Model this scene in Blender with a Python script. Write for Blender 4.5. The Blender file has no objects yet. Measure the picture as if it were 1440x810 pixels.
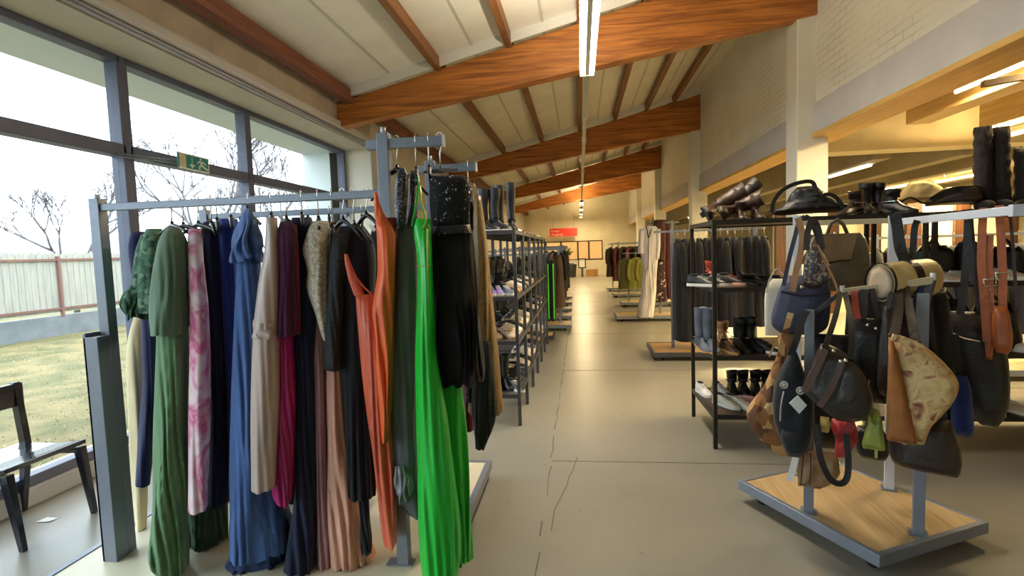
import bpy, math, random
from mathutils import Vector, Matrix
R_ = math.radians
PI = math.pi
rnd = random.Random(7)
COL = bpy.context.scene.collection
SC = bpy.context.scene

# ------------------------------------------------------------------ camera model (1440 x 810)
FPX, HCAM, ROLL = 740.0, 1.6, 0.034
CAMP = Vector((0, 0, HCAM))
_dy = Vector((95, 55, FPX)).normalized()
_u = Vector((-math.sin(ROLL), math.cos(ROLL), 0))
_up = (_u + Vector((0, 0, -(_u.dot(_dy)) / _dy.z))).normalized()
_dx = _dy.cross(_up)
if _dx.x < 0: _dx = -_dx
RM = Matrix((_dx, _dy, _up))                      # camera (right, up, forward) -> world
def ray(px, py): return RM @ Vector((px - 720, 405 - py, FPX))
def FL(px, py, z=0.0):
    d = ray(px, py); return CAMP + d * ((z - HCAM) / d.z)
def AY(px, py, Y):
    d = ray(px, py); return CAMP + d * (Y / d.y)
def AX(px, py, X):
    d = ray(px, py); return CAMP + d * (X / d.x)

# ------------------------------------------------------------------ object helpers
def tag(o, label=None, cat=None, group=None, kind=None):
    if label: o['label'] = label
    if cat: o['category'] = cat
    if group: o['group'] = group
    if kind: o['kind'] = kind
    return o
def thing(name, label, cat, loc=(0, 0, 0), group=None, rz=0.0):
    o = bpy.data.objects.new(name, None); COL.objects.link(o)
    o.empty_display_size = .1
    o.location = loc; o.rotation_euler = (0, 0, rz)
    return tag(o, label, cat, group)
def wloc(o):
    l = Vector(o.location)
    while o.parent is not None:
        o = o.parent; l += Vector(o.location)
    return l
class MB:
    """collects geometry in world (or local) coordinates, then builds one mesh object"""
    def __init__(s): s.v = []; s.f = []; s.sm = []
    def add(s, vs, fs, smooth=False):
        n = len(s.v); s.v += [Vector(v) for v in vs]
        for f in fs: s.f.append([i + n for i in f]); s.sm.append(smooth)
        return s
    def box(s, x0, x1, y0, y1, z0, z1):
        vs = [(x, y, z) for x in (x0, x1) for y in (y0, y1) for z in (z0, z1)]
        return s.add(vs, [(0, 1, 3, 2), (4, 6, 7, 5), (0, 4, 5, 1), (2, 3, 7, 6), (0, 2, 6, 4), (1, 5, 7, 3)])
    def bar(s, a, b, w, h, up=(0, 0, 1), taper=1.0):
        a = Vector(a); b = Vector(b); d = (b - a).normalized(); up = Vector(up)
        if abs(d.dot(up)) > .98: up = Vector((0, 1, 0))
        x = d.cross(up).normalized(); y = x.cross(d)
        vs = []
        for p, k in ((a, 1), (b, taper)):
            for i, j in ((-1, -1), (1, -1), (1, 1), (-1, 1)): vs.append(p + x * (w / 2 * i * k) + y * (h / 2 * j * k))
        return s.add(vs, [(3, 2, 1, 0), (4, 5, 6, 7), (0, 1, 5, 4), (1, 2, 6, 5), (2, 3, 7, 6), (3, 0, 4, 7)])
    def tube(s, pts, r, n=8, flat=None, up=None):
        pts = [Vector(p) for p in pts]; rings = []; px = None
        for i, p in enumerate(pts):
            d = (pts[min(i + 1, len(pts) - 1)] - pts[max(i - 1, 0)])
            d = d.normalized() if d.length > 1e-9 else Vector((0, 0, 1))
            if px is None:
                q = Vector(up) if up else (Vector((0, 0, 1)) if abs(d.z) < .9 else Vector((1, 0, 0)))
                px = d.cross(q).normalized()
            else:
                px = (px - d * px.dot(d)).normalized()
            py = d.cross(px)
            rr = r[i] if isinstance(r, (list, tuple)) else r
            f2 = flat if flat else 1.0
            rings.append([p + px * (rr * math.cos(2 * PI * k / n)) + py * (rr * f2 * math.sin(2 * PI * k / n)) for k in range(n)])
        return s.loft(rings, True, True)
    def loft(s, rings, cap0=False, cap1=False, smooth=True):
        n = len(rings[0]); vs = [p for r in rings for p in r]; fs = []
        for i in range(len(rings) - 1):
            for k in range(n):
                k2 = (k + 1) % n
                fs.append((i * n + k, i * n + k2, (i + 1) * n + k2, (i + 1) * n + k))
        m = len(vs)
        if cap0:
            vs.append(sum((Vector(p) for p in rings[0]), Vector()) / n)
            fs += [(m, (k + 1) % n, k) for k in range(n)]; m += 1
        if cap1:
            b = (len(rings) - 1) * n
            vs.append(sum((Vector(p) for p in rings[-1]), Vector()) / n)
            fs += [(m, b + k, b + (k + 1) % n) for k in range(n)]
        return s.add(vs, fs, smooth)
    def ball(s, c, rx, ry=None, rz=None, n=12, m=8):
        ry = ry or rx; rz = rz or rx; c = Vector(c); rings = []
        for i in range(1, m):
            t = PI * i / m
            rings.append([c + Vector((rx * math.sin(t) * math.cos(2 * PI * k / n), ry * math.sin(t) * math.sin(2 * PI * k / n), rz * math.cos(t))) for k in range(n)])
        return s.loft(rings, True, True)
    def prism(s, poly, ex):
        """poly: 3-D points in order; ex: extrusion vector"""
        poly = [Vector(p) for p in poly]; ex = Vector(ex); n = len(poly)
        vs = poly + [p + ex for p in poly]
        fs = [tuple(range(n))[::-1], tuple(range(n, 2 * n))] + [(i, (i + 1) % n, (i + 1) % n + n, i + n) for i in range(n)]
        return s.add(vs, fs)
    def mesh(s, name, mat, origin=(0, 0, 0), bevel=0):
        me = bpy.data.meshes.new(name); o = Vector(origin)
        me.from_pydata([tuple(v - o) for v in s.v], [], s.f)
        me.polygons.foreach_set('use_smooth', s.sm)
        if mat: me.materials.append(mat)
        me.update()
        return me
    def build(s, name, mat, parent=None, origin=None, bevel=0, local=False):
        """world coordinates in; parented meshes are stored relative to the parent's place"""
        if local: org = Vector((0, 0, 0))
        elif parent is not None: org = wloc(parent)
        else: org = Vector(origin) if origin is not None else s.base()
        o = bpy.data.objects.new(name, s.mesh(name, mat, org)); COL.objects.link(o)
        if parent is not None: o.parent = parent
        else: o.location = org
        if bevel:
            m = o.modifiers.new('bevel', 'BEVEL'); m.width = bevel; m.segments = 2; m.limit_method = 'ANGLE'
        return o
    def base(s):
        xs = [v.x for v in s.v]; ys = [v.y for v in s.v]; zs = [v.z for v in s.v]
        return Vector(((min(xs) + max(xs)) / 2, (min(ys) + max(ys)) / 2, min(zs)))
def struct(name, mb, mat, parent=None, bevel=0):
    o = mb.build(name, mat, parent, bevel=bevel)
    if parent is None: o['kind'] = 'structure'
    return o
def inst(me, name, parent=None, loc=(0, 0, 0)):
    o = bpy.data.objects.new(name, me); COL.objects.link(o); o.location = loc
    if parent is not None: o.parent = parent
    return o

# ------------------------------------------------------------------ materials
def lin(c):
    return tuple(((x / 255) / 12.92 if x / 255 <= .04045 else ((x / 255 + .055) / 1.055) ** 2.4) for x in c) + (1.0,)
_mats = {}
def M(name, col, rough=.6, metal=0.0, spec=.5, noise=0.0, nscale=30, bump=0.0, bscale=60, col2=None, sheen=0.0, coat=0.0, stretch=(1, 1, 1), ramp=(.35, .65), detail=4):
    if name in _mats: return _mats[name]
    m = bpy.data.materials.new(name); m.use_nodes = True; nt = m.node_tree; N = nt.nodes; L = nt.links
    b = N['Principled BSDF']; b.inputs['Roughness'].default_value = rough; b.inputs['Metallic'].default_value = metal
    b.inputs['Specular IOR Level'].default_value = spec
    if sheen: b.inputs['Sheen Weight'].default_value = sheen
    if coat: b.inputs['Coat Weight'].default_value = coat
    c1 = lin(col); b.inputs['Base Color'].default_value = c1
    tc = N.new('ShaderNodeTexCoord'); mp = N.new('ShaderNodeMapping'); mp.inputs['Scale'].default_value = stretch
    L.new(tc.outputs['Object'], mp.inputs['Vector'])
    if noise or col2:
        nz = N.new('ShaderNodeTexNoise'); nz.inputs['Scale'].default_value = nscale; nz.inputs['Detail'].default_value = detail
        L.new(mp.outputs['Vector'], nz.inputs['Vector'])
        rp = N.new('ShaderNodeValToRGB'); rp.color_ramp.elements[0].position = ramp[0]; rp.color_ramp.elements[1].position = ramp[1]
        if col2: rp.color_ramp.elements[0].color = c1; rp.color_ramp.elements[1].color = lin(col2)
        else:
            rp.color_ramp.elements[0].color = tuple(x * (1 - noise) for x in c1[:3]) + (1,)
            rp.color_ramp.elements[1].color = tuple(min(1, x * (1 + noise)) for x in c1[:3]) + (1,)
        L.new(nz.outputs['Fac'], rp.inputs['Fac']); L.new(rp.outputs['Color'], b.inputs['Base Color'])
    if bump:
        n2 = N.new('ShaderNodeTexNoise'); n2.inputs['Scale'].default_value = bscale; n2.inputs['Detail'].default_value = 5
        L.new(mp.outputs['Vector'], n2.inputs['Vector'])
        bp = N.new('ShaderNodeBump'); bp.inputs['Strength'].default_value = bump; bp.inputs['Distance'].default_value = .02
        L.new(n2.outputs['Fac'], bp.inputs['Height']); L.new(bp.outputs['Normal'], b.inputs['Normal'])
    _mats[name] = m; return m
def EM(name, col, strength):
    if name in _mats: return _mats[name]
    m = bpy.data.materials.new(name); m.use_nodes = True; nt = m.node_tree; nt.nodes.clear()
    e = nt.nodes.new('ShaderNodeEmission'); e.inputs['Color'].default_value = lin(col); e.inputs['Strength'].default_value = strength
    o = nt.nodes.new('ShaderNodeOutputMaterial'); nt.links.new(e.outputs[0], o.inputs['Surface'])
    _mats[name] = m; return m
def glass_mat():
    m = bpy.data.materials.new('window_glass'); m.use_nodes = True; nt = m.node_tree; nt.nodes.clear(); N = nt.nodes; L = nt.links
    t = N.new('ShaderNodeBsdfTransparent'); t.inputs['Color'].default_value = (.95, .975, .98, 1)
    g = N.new('ShaderNodeBsdfGlossy'); g.inputs['Roughness'].default_value = .03
    lw = N.new('ShaderNodeLayerWeight'); pw = N.new('ShaderNodeMath'); pw.operation = 'POWER'; pw.inputs[1].default_value = 4.0
    f = N.new('ShaderNodeMath'); f.operation = 'MULTIPLY_ADD'; f.inputs[1].default_value = .35; f.inputs[2].default_value = .02
    L.new(lw.outputs['Facing'], pw.inputs[0]); L.new(pw.outputs[0], f.inputs[0])
    mx = N.new('ShaderNodeMixShader'); o = N.new('ShaderNodeOutputMaterial')
    L.new(f.outputs[0], mx.inputs[0]); L.new(t.outputs[0], mx.inputs[1]); L.new(g.outputs[0], mx.inputs[2]); L.new(mx.outputs[0], o.inputs['Surface'])
    return m
def wood_mat(name, c1, c2, axis='X', rough=.55, scale=6):
    if name in _mats: return _mats[name]
    m = bpy.data.materials.new(name); m.use_nodes = True; nt = m.node_tree; N = nt.nodes; L = nt.links
    b = N['Principled BSDF']; b.inputs['Roughness'].default_value = rough
    tc = N.new('ShaderNodeTexCoord'); mp = N.new('ShaderNodeMapping')
    mp.inputs['Scale'].default_value = {'X': (.5, 9, 9), 'Y': (9, .5, 9), 'Z': (9, 9, .5)}[axis]
    L.new(tc.outputs['Object'], mp.inputs['Vector'])
    nz = N.new('ShaderNodeTexNoise'); nz.inputs['Scale'].default_value = scale * .4; nz.inputs['Detail'].default_value = 8; nz.inputs['Distortion'].default_value = 1.2
    L.new(mp.outputs['Vector'], nz.inputs['Vector'])
    rp = N.new('ShaderNodeValToRGB'); rp.color_ramp.elements[0].position = .35; rp.color_ramp.elements[1].position = .68
    rp.color_ramp.elements[0].color = lin(c1); rp.color_ramp.elements[1].color = lin(c2)
    L.new(nz.outputs['Fac'], rp.inputs['Fac']); L.new(rp.outputs['Color'], b.inputs['Base Color'])
    bp = N.new('ShaderNodeBump'); bp.inputs['Strength'].default_value = .25; bp.inputs['Distance'].default_value = .01
    L.new(nz.outputs['Fac'], bp.inputs['Height']); L.new(bp.outputs['Normal'], b.inputs['Normal'])
    _mats[name] = m; return m
def brick_mat(name, col, mortar, scale=1.0):
    m = bpy.data.materials.new(name); m.use_nodes = True; nt = m.node_tree; N = nt.nodes; L = nt.links
    b = N['Principled BSDF']; b.inputs['Roughness'].default_value = .7
    tc = N.new('ShaderNodeTexCoord'); sx = N.new('ShaderNodeSeparateXYZ'); cx = N.new('ShaderNodeCombineXYZ')
    L.new(tc.outputs['Object'], sx.inputs[0]); L.new(sx.outputs['Y'], cx.inputs['X']); L.new(sx.outputs['Z'], cx.inputs['Y'])
    bk = N.new('ShaderNodeTexBrick'); bk.inputs['Scale'].default_value = 1.0
    bk.inputs['Brick Width'].default_value = .26; bk.inputs['Row Height'].default_value = .083; bk.inputs['Mortar Size'].default_value = .006
    bk.inputs['Mortar Smooth'].default_value = .4
    bk.inputs['Color1'].default_value = lin(col); bk.inputs['Color2'].default_value = tuple(x * .97 for x in lin(col)[:3]) + (1,)
    bk.inputs['Mortar'].default_value = lin(mortar)
    L.new(cx.outputs[0], bk.inputs['Vector'])
    nz = N.new('ShaderNodeTexNoise'); nz.inputs['Scale'].default_value = 1.7; nz.inputs['Detail'].default_value = 3
    L.new(tc.outputs['Object'], nz.inputs['Vector'])
    mx = N.new('ShaderNodeMixRGB'); mx.inputs['Color2'].default_value = lin(col)
    rp = N.new('ShaderNodeValToRGB'); rp.color_ramp.elements[0].position = .38; rp.color_ramp.elements[1].position = .62
    L.new(nz.outputs['Fac'], rp.inputs['Fac']); L.new(rp.outputs['Color'], mx.inputs['Fac']); L.new(bk.outputs['Color'], mx.inputs['Color1'])
    L.new(mx.outputs[0], b.inputs['Base Color'])
    bp = N.new('ShaderNodeBump'); bp.inputs['Strength'].default_value = .5; bp.inputs['Distance'].default_value = .006; bp.invert = True
    L.new(bk.outputs['Fac'], bp.inputs['Height']); L.new(bp.outputs['Normal'], b.inputs['Normal'])
    return m
def pattern(name, stops, scale=12, kind='voronoi', rough=.75, stretch=(1, 1, 1), distort=1.0, bump=.15):
    """printed cloth: a cell or wave pattern through a stepped ramp"""
    if name in _mats: return _mats[name]
    m = bpy.data.materials.new(name); m.use_nodes = True; nt = m.node_tree; N = nt.nodes; L = nt.links
    b = N['Principled BSDF']; b.inputs['Roughness'].default_value = rough
    tc = N.new('ShaderNodeTexCoord'); mp = N.new('ShaderNodeMapping'); mp.inputs['Scale'].default_value = stretch
    L.new(tc.outputs['Object'], mp.inputs['Vector'])
    if kind == 'voronoi':
        t = N.new('ShaderNodeTexVoronoi'); t.inputs['Scale'].default_value = scale; out = t.outputs['Color']
        sp = N.new('ShaderNodeSeparateColor'); L.new(out, sp.inputs[0]); out = sp.outputs[0]
    elif kind == 'wave':
        t = N.new('ShaderNodeTexWave'); t.inputs['Scale'].default_value = scale; t.inputs['Distortion'].default_value = distort; t.inputs['Detail'].default_value = 3
        t.bands_direction = 'Z'; out = t.outputs['Fac']
    else:
        t = N.new('ShaderNodeTexNoise'); t.inputs['Scale'].default_value = scale; t.inputs['Detail'].default_value = 3; t.inputs['Distortion'].default_value = distort; out = t.outputs['Fac']
    L.new(mp.outputs['Vector'], t.inputs['Vector'])
    rp = N.new('ShaderNodeValToRGB'); cr = rp.color_ramp
    while len(cr.elements) < len(stops): cr.elements.new(.5)
    for e, (p, c) in zip(cr.elements, stops): e.position = p; e.color = lin(c)
    if kind == 'voronoi': cr.interpolation = 'CONSTANT'
    L.new(out, rp.inputs['Fac']); L.new(rp.outputs['Color'], b.inputs['Base Color'])
    if bump:
        bp = N.new('ShaderNodeBump'); bp.inputs['Strength'].default_value = bump; bp.inputs['Distance'].default_value = .006
        L.new(out, bp.inputs['Height']); L.new(bp.outputs['Normal'], b.inputs['Normal'])
    _mats[name] = m; return m
def cloth(name, col, rough=.85, noise=.12): return M(name, col, rough, noise=noise, nscale=9, bump=.35, bscale=14, spec=.25, stretch=(1, 1, .3), sheen=.15)
def satin(name, col, rough=.38): return M(name, col, rough, noise=.1, nscale=8, bump=.25, bscale=12, spec=.5, stretch=(1, 1, .25))
def leather(name, col, rough=.42): return M(name, col, rough, noise=.15, nscale=12, bump=.18, bscale=45, spec=.5)
METAL = M('grey_metal', (130, 136, 148), .4, .35, noise=.05, nscale=6)
WHITE_METAL = M('white_metal', (212, 218, 230), .35, .1)
DARK_METAL = M('dark_metal', (74, 76, 82), .42, .3, noise=.08, nscale=9)
BLACK_METAL = M('black_metal', (40, 38, 36), .45, .2, noise=.1, nscale=9)
CHROME = M('chrome', (225, 222, 215), .18, 1.0)
BLACK_PLASTIC = M('black_plastic', (24, 24, 30), .35)
BLACK_RUBBER = M('black_rubber', (22, 22, 22), .7)
PALLET_WOOD = wood_mat('pale_plywood', (190, 160, 112), (214, 188, 142), 'Y', .45)
PALLET_WHITE = M('cream_board', (226, 216, 190), .4, noise=.04, nscale=3)
SHELF_WOOD = wood_mat('shelf_chipboard', (66, 48, 34), (92, 68, 46), 'X', .5)
# ================================================================== THE SETTING
XL, XI, XR, YB, YF = -3.73, -3.25, 2.92, 31.7, -4.0
def ztop(x): return 4.46 + .235 * x
def zbot(x): return 3.88 + .155 * x

def floor_mat():
    m = bpy.data.materials.new('painted_concrete_floor'); m.use_nodes = True; nt = m.node_tree; N = nt.nodes; L = nt.links
    b = N['Principled BSDF']; b.inputs['Specular IOR Level'].default_value = .5
    tc = N.new('ShaderNodeTexCoord')
    n1 = N.new('ShaderNodeTexNoise'); n1.inputs['Scale'].default_value = .7; n1.inputs['Detail'].default_value = 9; n1.inputs['Roughness'].default_value = .62
    L.new(tc.outputs['Object'], n1.inputs['Vector'])
    rp = N.new('ShaderNodeValToRGB'); rp.color_ramp.elements[0].position = .3; rp.color_ramp.elements[1].position = .72
    rp.color_ramp.elements[0].color = lin((136, 132, 121)); rp.color_ramp.elements[1].color = lin((153, 149, 137))
    L.new(n1.outputs['Fac'], rp.inputs['Fac'])
    vs = N.new('ShaderNodeTexNoise'); vs.inputs['Scale'].default_value = 26; vs.inputs['Detail'].default_value = 4
    L.new(tc.outputs['Object'], vs.inputs['Vector'])
    r2 = N.new('ShaderNodeValToRGB'); r2.color_ramp.elements[0].position = .70; r2.color_ramp.elements[1].position = .76
    r2.color_ramp.elements[0].color = (0, 0, 0, 1); r2.color_ramp.elements[1].color = (1, 1, 1, 1)
    L.new(vs.outputs['Fac'], r2.inputs['Fac'])
    mx = N.new('ShaderNodeMixRGB'); mx.inputs['Color2'].default_value = lin((92, 86, 76))
    L.new(r2.outputs['Color'], mx.inputs['Fac']); L.new(rp.outputs['Color'], mx.inputs['Color1']); L.new(mx.outputs[0], b.inputs['Base Color'])
    r3 = N.new('ShaderNodeMapRange'); r3.inputs['To Min'].default_value = .31; r3.inputs['To Max'].default_value = .36
    L.new(r3.outputs[0], b.inputs['Roughness'])
    bp = N.new('ShaderNodeBump'); bp.inputs['Strength'].default_value = .12; bp.inputs['Distance'].default_value = .01
    n3 = N.new('ShaderNodeTexNoise'); n3.inputs['Scale'].default_value = 2.2; n3.inputs['Detail'].default_value = 1.5
    L.new(tc.outputs['Object'], n3.inputs['Vector']); L.new(n3.outputs['Fac'], r3.inputs['Value']); L.new(n3.outputs['Fac'], bp.inputs['Height']); L.new(bp.outputs['Normal'], b.inputs['Normal'])
    return m
struct('floor', MB().box(XL - .05, 13, YF, YB + 4, -.12, 0), floor_mat())
# crack and slab joints of the floor
JOINT = M('floor_joint', (108, 102, 90), .8)
mb = MB(); pts = []
y = .6
while y < 26:
    pts.append((-.255 + rnd.uniform(-.008, .008), y, .001)); y += .16
for a, b in zip(pts, pts[1:]):
    if rnd.random() < .9: mb.bar(a, b, .004 + rnd.random() * .005, .002)
for yy in (3.9, 6.9, 9.9, 12.9, 15.9, 19, 22): mb.bar((-.25, yy, .001), (1.6, yy + .01, .001), .006, .002)
p = (-.2, 2.9, .001)
for k in range(9):
    q = (p[0] + rnd.uniform(-.03, .035), p[1] + .12, .001); mb.bar(p, q, .006, .002); p = q
struct('trim_1', mb, JOINT)

PAINT = M('white_wall_paint', (222, 217, 202), .65, noise=.05, nscale=2.2, bump=.1, bscale=14)
CREAM = M('cream_wall_paint', (220, 208, 178), .65, noise=.05, nscale=1.5)
CONC = M('raw_concrete', (182, 168, 148), .8, noise=.16, nscale=3, bump=.3, bscale=9, col2=(204, 190, 168))
BRICK = brick_mat('painted_brick', (234, 229, 214), (196, 188, 170))
FRAME = M('window_frame_paint', (88, 92, 112), .5, noise=.05, nscale=5)
REVEAL = M('white_reveal', (206, 214, 214), .6)
GLASS = glass_mat()
LINTEL = M('lintel_plaster', (196, 192, 190), .7, noise=.05, nscale=3, bump=.1, bscale=10)

# --- ceiling panels
def ceil_mat():
    m = M('ceiling_panel', (226, 220, 204), .42, noise=.06, nscale=1.6, bump=.08, bscale=5)
    return m
mb = MB()
mb.prism([(XI - .6, YF, ztop(XI - .6) + .13), (XR + .4, YF, ztop(XR + .4) + .13), (XR + .4, YF, ztop(XR + .4) + .3), (XI - .6, YF, ztop(XI - .6) + .3)], (0, YB - YF + .2, 0))
struct('ceiling', mb, ceil_mat())
SEAM = M('panel_seam', (196, 190, 176), .6)
k = 2
for yb in range(-3, 31, 2):
    pass
mb = MB()
for xs in (-2.45, -1.32, -.4, .5, 1.3, 2.0, 2.62):
    mb.bar((xs, YF + .1, ztop(xs) + .126), (xs, YB, ztop(xs) + .126), .035, .008)
struct('trim_2', mb, SEAM)
# --- glulam beams and purlins
BEAM = wood_mat('orange_glulam', (140, 80, 28), (204, 128, 52), 'X', .5, 5)
PURLIN = wood_mat('purlin_timber', (110, 68, 34), (150, 100, 52), 'Y', .55, 5)
BEAM_Y = (.9, 7.0, 13.2, 19.3, 25.3)
for yb in BEAM_Y:
    x0, x1 = XI - .08, XR + .02
    mb = MB().prism([(x0, yb, zbot(x0)), (x1, yb, zbot(x1)), (x1, yb, ztop(x1)), (x0, yb, ztop(x0))], (0, .2, 0))
    struct('beam', mb, BEAM, bevel=.008)
edges = [YF] + [q for yb in BEAM_Y for q in (yb, yb + .2)] + [YB]
for i in range(0, len(edges), 2):
    for xp in (-1.8, -.85, .08, .92, 1.66, 2.3):
        a = (xp, edges[i] - .05, ztop(xp) + .055); b = (xp, edges[i + 1] + .05, ztop(xp) + .055)
        struct('roof_purlin', MB().bar(a, b, .085, .15), PURLIN); COL.objects[-1]['kind'] = 'structure'
    a = (-3.06, edges[i] + .02, ztop(-3.06) + .02); b = (-3.06, edges[i + 1] - .02, ztop(-3.06) + .02)
    o = MB().bar(a, b, .14, .16).build('wall_plate_beam', wood_mat('wall_plate', (104, 58, 40), (142, 84, 58), 'Y')); o['kind'] = 'structure'
# white blocking strips behind each beam
for yb in BEAM_Y[1:]:
    x0, x1 = XI, XR
    mb = MB().prism([(x0, yb - .10, ztop(x0) - .0), (x1, yb - .10, ztop(x1) - .0), (x1, yb - .10, ztop(x1) + .13), (x0, yb - .10, ztop(x0) + .13)], (0, .03, 0))
    struct('trim_3', mb, M('white_blocking', (214, 210, 200), .5))

# --- left wall: glazed front, then plain wall further back
YW = 8.15
mb = MB(); mb.box(XI - .7, XI - .0, YW, YB, 0, 3.75); struct('wall_left', mb, PAINT)
# concrete strip above the windows and the soffit below it
mb = MB(); mb.box(XI - .12, XI, YF, YW, 3.44, 3.80); struct('wall_left_upper', mb, CONC)['kind'] = 'structure'
mb = MB(); mb.box(XL - .1, XI - .02, YF, YW, 3.29, 3.44); struct('trim_4', mb, M('window_soffit', (196, 186, 170), .7, noise=.05, nscale=3))
mb = MB()
n = 8
mb.box(XI - .02, XI + .05, YF, YW, 3.36, 3.47)
struct('trim_5', mb, M('gutter_box', (212, 208, 204), .45), bevel=.03)
mb = MB()
for dz, dx in ((3.335, .012), (3.305, .012)):
    mb.tube([(XI + dx, YF + .05, dz), (XI + dx, YW - .03, dz), (XI + dx, YW - .03, 2.55)], .011, 8)
tag(mb.build('cable_conduit', M('conduit_grey', (186, 188, 196), .35)), 'pair of thin grey cable conduits running along above the windows', 'conduit')
mulls = [-3.4, -1.5, .4, 2.2, 3.98, 5.62, 8.1]
struct('window_sill_curb', MB().box(XL - .1, XL + .05, YF, YW, 0, .13), M('sill_metal', (168, 170, 176), .45), bevel=.01)['kind'] = 'structure'
for i in range(len(mulls) - 1):
    y0, y1 = mulls[i], mulls[i + 1]
    w = bpy.data.objects.new('window_%d' % (i + 1), None); COL.objects.link(w); w.location = (XL, (y0 + y1) / 2, .13); w['kind'] = 'structure'
    mb = MB()
    mw = .10 if i in (3, 4) else .06
    mb.box(XL - .06, XL + .06, y1 - mw / 2, y1 + mw / 2, .13, 3.29)
    mb.box(XL - .06, XL + .06, y0 + .02, y1 - .02, 3.235, 3.29)
    mb.box(XL - .06, XL + .06, y0 + .02, y1 - .02, 2.48, 2.58)
    mb.box(XL - .06, XL + .03, y0 + .02, y1 - .02, .13, .20)
    mb.build('window_frame', FRAME, w, bevel=.006)
    for z0, z1 in ((.2, 2.48), (2.58, 3.235)):
        MB().box(XL - .006, XL + .006, y0 + .05, y1 - .05, z0, z1).build('pane', GLASS, w)
# outer reveals and eaves
struct('trim_6', MB().box(XL - .68, XL - .08, YF, YW + .3, 3.27, 3.46), REVEAL)
struct('trim_7', MB().box(XL - .68, XL - .06, YW - .0, YW + .3, 0, 3.28), REVEAL)
# --- right wall: brick bays over an open lower wing, on columns
mb = MB(); mb.box(XR, XR + .25, YF, YB, 3.28, 5.3); struct('wall_right', mb, BRICK)
mb = MB(); mb.box(XR - .03, XR + .3, YF, YB, 2.92, 3.28); struct('trim_8', mb, LINTEL)
struct('trim_9', MB().box(XR - .045, XR + .36, YF, YB, 2.87, 2.92), wood_mat('lintel_board', (196, 150, 78), (222, 178, 100), 'Y'))
COLP = M('column_paint', (226, 222, 208), .5, noise=.03, nscale=3, bump=.06, bscale=12)
for yb in BEAM_Y:
    struct('column', MB().box(2.70, 3.07, yb + .03, yb + .38, 0, zbot(2.9) + (.02 if yb > 0 else .02)), COLP, bevel=.012)
struct('wall_back', MB().box(XI - .6, 13, YB, YB + .2, 0, .95).box(XI - .6, 13, YB, YB + .2, 2.08, 5.4).box(XI - .6, -3.0, YB, YB + .2, .95, 2.08).box(1.35, 13, YB, YB + .2, .95, 2.08), CREAM)
struct('wall_front', MB().box(XL - .2, 13, YF - .2, YF, 0, 5.4), PAINT)
# interior windows in the back wall, lit room behind
DFR = M('dark_window_frame', (58, 36, 24), .5)
struct('wall_back_room', MB().box(-4, 4, YB + 3.4, YB + 3.6, 0, 3.2).box(-4, 4, YB + .2, YB + 3.4, 3.0, 3.2), M('orange_room_paint', (226, 184, 128), .7))['kind'] = 'structure'
for k, (a, b) in enumerate(((-3.0, -2.0), (-2.0, -1.1), (-1.1, -.1), (-.1, .55), (.55, 1.35))):
    w = bpy.data.objects.new('window_%d' % (11 + k), None); COL.objects.link(w); w.location = ((a + b) / 2, YB, .95); w['kind'] = 'structure'
    f = MB()
    for (x0, x1, z0, z1) in ((a, a + .05, .95, 2.08), (b - .05, b, .95, 2.08), (a, b, .95, 1.0), (a, b, 2.02, 2.08)): f.box(x0, x1, YB - .04, YB + .1, z0, z1)
    f.build('window_frame', DFR, w); MB().box(a + .05, b - .05, YB + .03, YB + .04, 1.0, 2.02).build('pane', GLASS, w)

# --- the lower wing to the right
WCEIL = M('wing_ceiling', (170, 158, 128), .7, noise=.06, nscale=2)
RIB = M('concrete_rib', (138, 126, 100), .75, noise=.1, nscale=2.5)
struct('ceiling_wing', MB().box(XR + .25, 13, YF, YB, 3.42, 3.6), WCEIL)['kind'] = 'structure'
struct('wall_wing', MB().box(12.8, 13, YF, YB, 0, 3.6), CREAM)['kind'] = 'structure'
for k, x in enumerate((4.5, 5.7, 6.9, 8.1, 9.3, 10.5, 11.7)):
    struct('ceiling_beam', MB().prism([(x - .12, 8.6, 2.78), (x + .12, 8.6, 2.78), (x + .2, 8.6, 3.43), (x - .2, 8.6, 3.43)], (0, YB - 8.6, 0)), RIB, bevel=.01)
TIM = wood_mat('pale_timber', (206, 168, 104), (226, 192, 132), 'Y', .6)
struct('ceiling_beam', MB().box(XR + .3, 13, 8.2, 8.6, 2.86, 3.43), M('pale_cross_beam', (206, 190, 150), .7, noise=.05, nscale=3))
for x, y1 in ((4.05, 7.0), (5.25, 7.6)):
    struct('ceiling_beam', MB().box(x - .13, x + .13, YF, y1, 2.95, 3.43), TIM, bevel=.01)
struct('trim_10', MB().bar((3.32, 4.9, 2.84), (4.1, 4.75, 2.9), .06, .05), M('dark_batten', (70, 52, 34), .7))
# ================================================================== CLOTH AND BAG LOFTS
def smooth_rows(rows, M_, it=2):
    rows = sorted(rows, key=lambda r: -r[0])
    z0, z1 = rows[0][0], rows[-1][0]; out = []
    for i in range(M_):
        z = z0 + (z1 - z0) * i / (M_ - 1)
        for a, b in zip(rows, rows[1:]):
            if b[0] <= z + 1e-9 and z <= a[0] + 1e-9:
                t = (a[0] - z) / max(1e-9, a[0] - b[0]); out.append([z] + [a[k] + (b[k] - a[k]) * t for k in range(1, len(a))]); break
    for _ in range(it):
        o2 = [list(r) for r in out]
        for i in range(1, len(out) - 1):
            for k in range(1, len(out[0])): o2[i][k] = (out[i - 1][k] + 2 * out[i][k] + out[i + 1][k]) / 4
        out = o2
    return out
def plane_of(rows, Y):
    xm = sum((r[1] + r[2]) / 2 for r in rows) / len(rows); ym = (rows[0][0] + rows[-1][0]) / 2
    base = AY(xm, ym, Y); d = Vector((base.x, base.y, 0)).normalized(); u = Vector((d.y, -d.x, 0))
    return base, d, u
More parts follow.
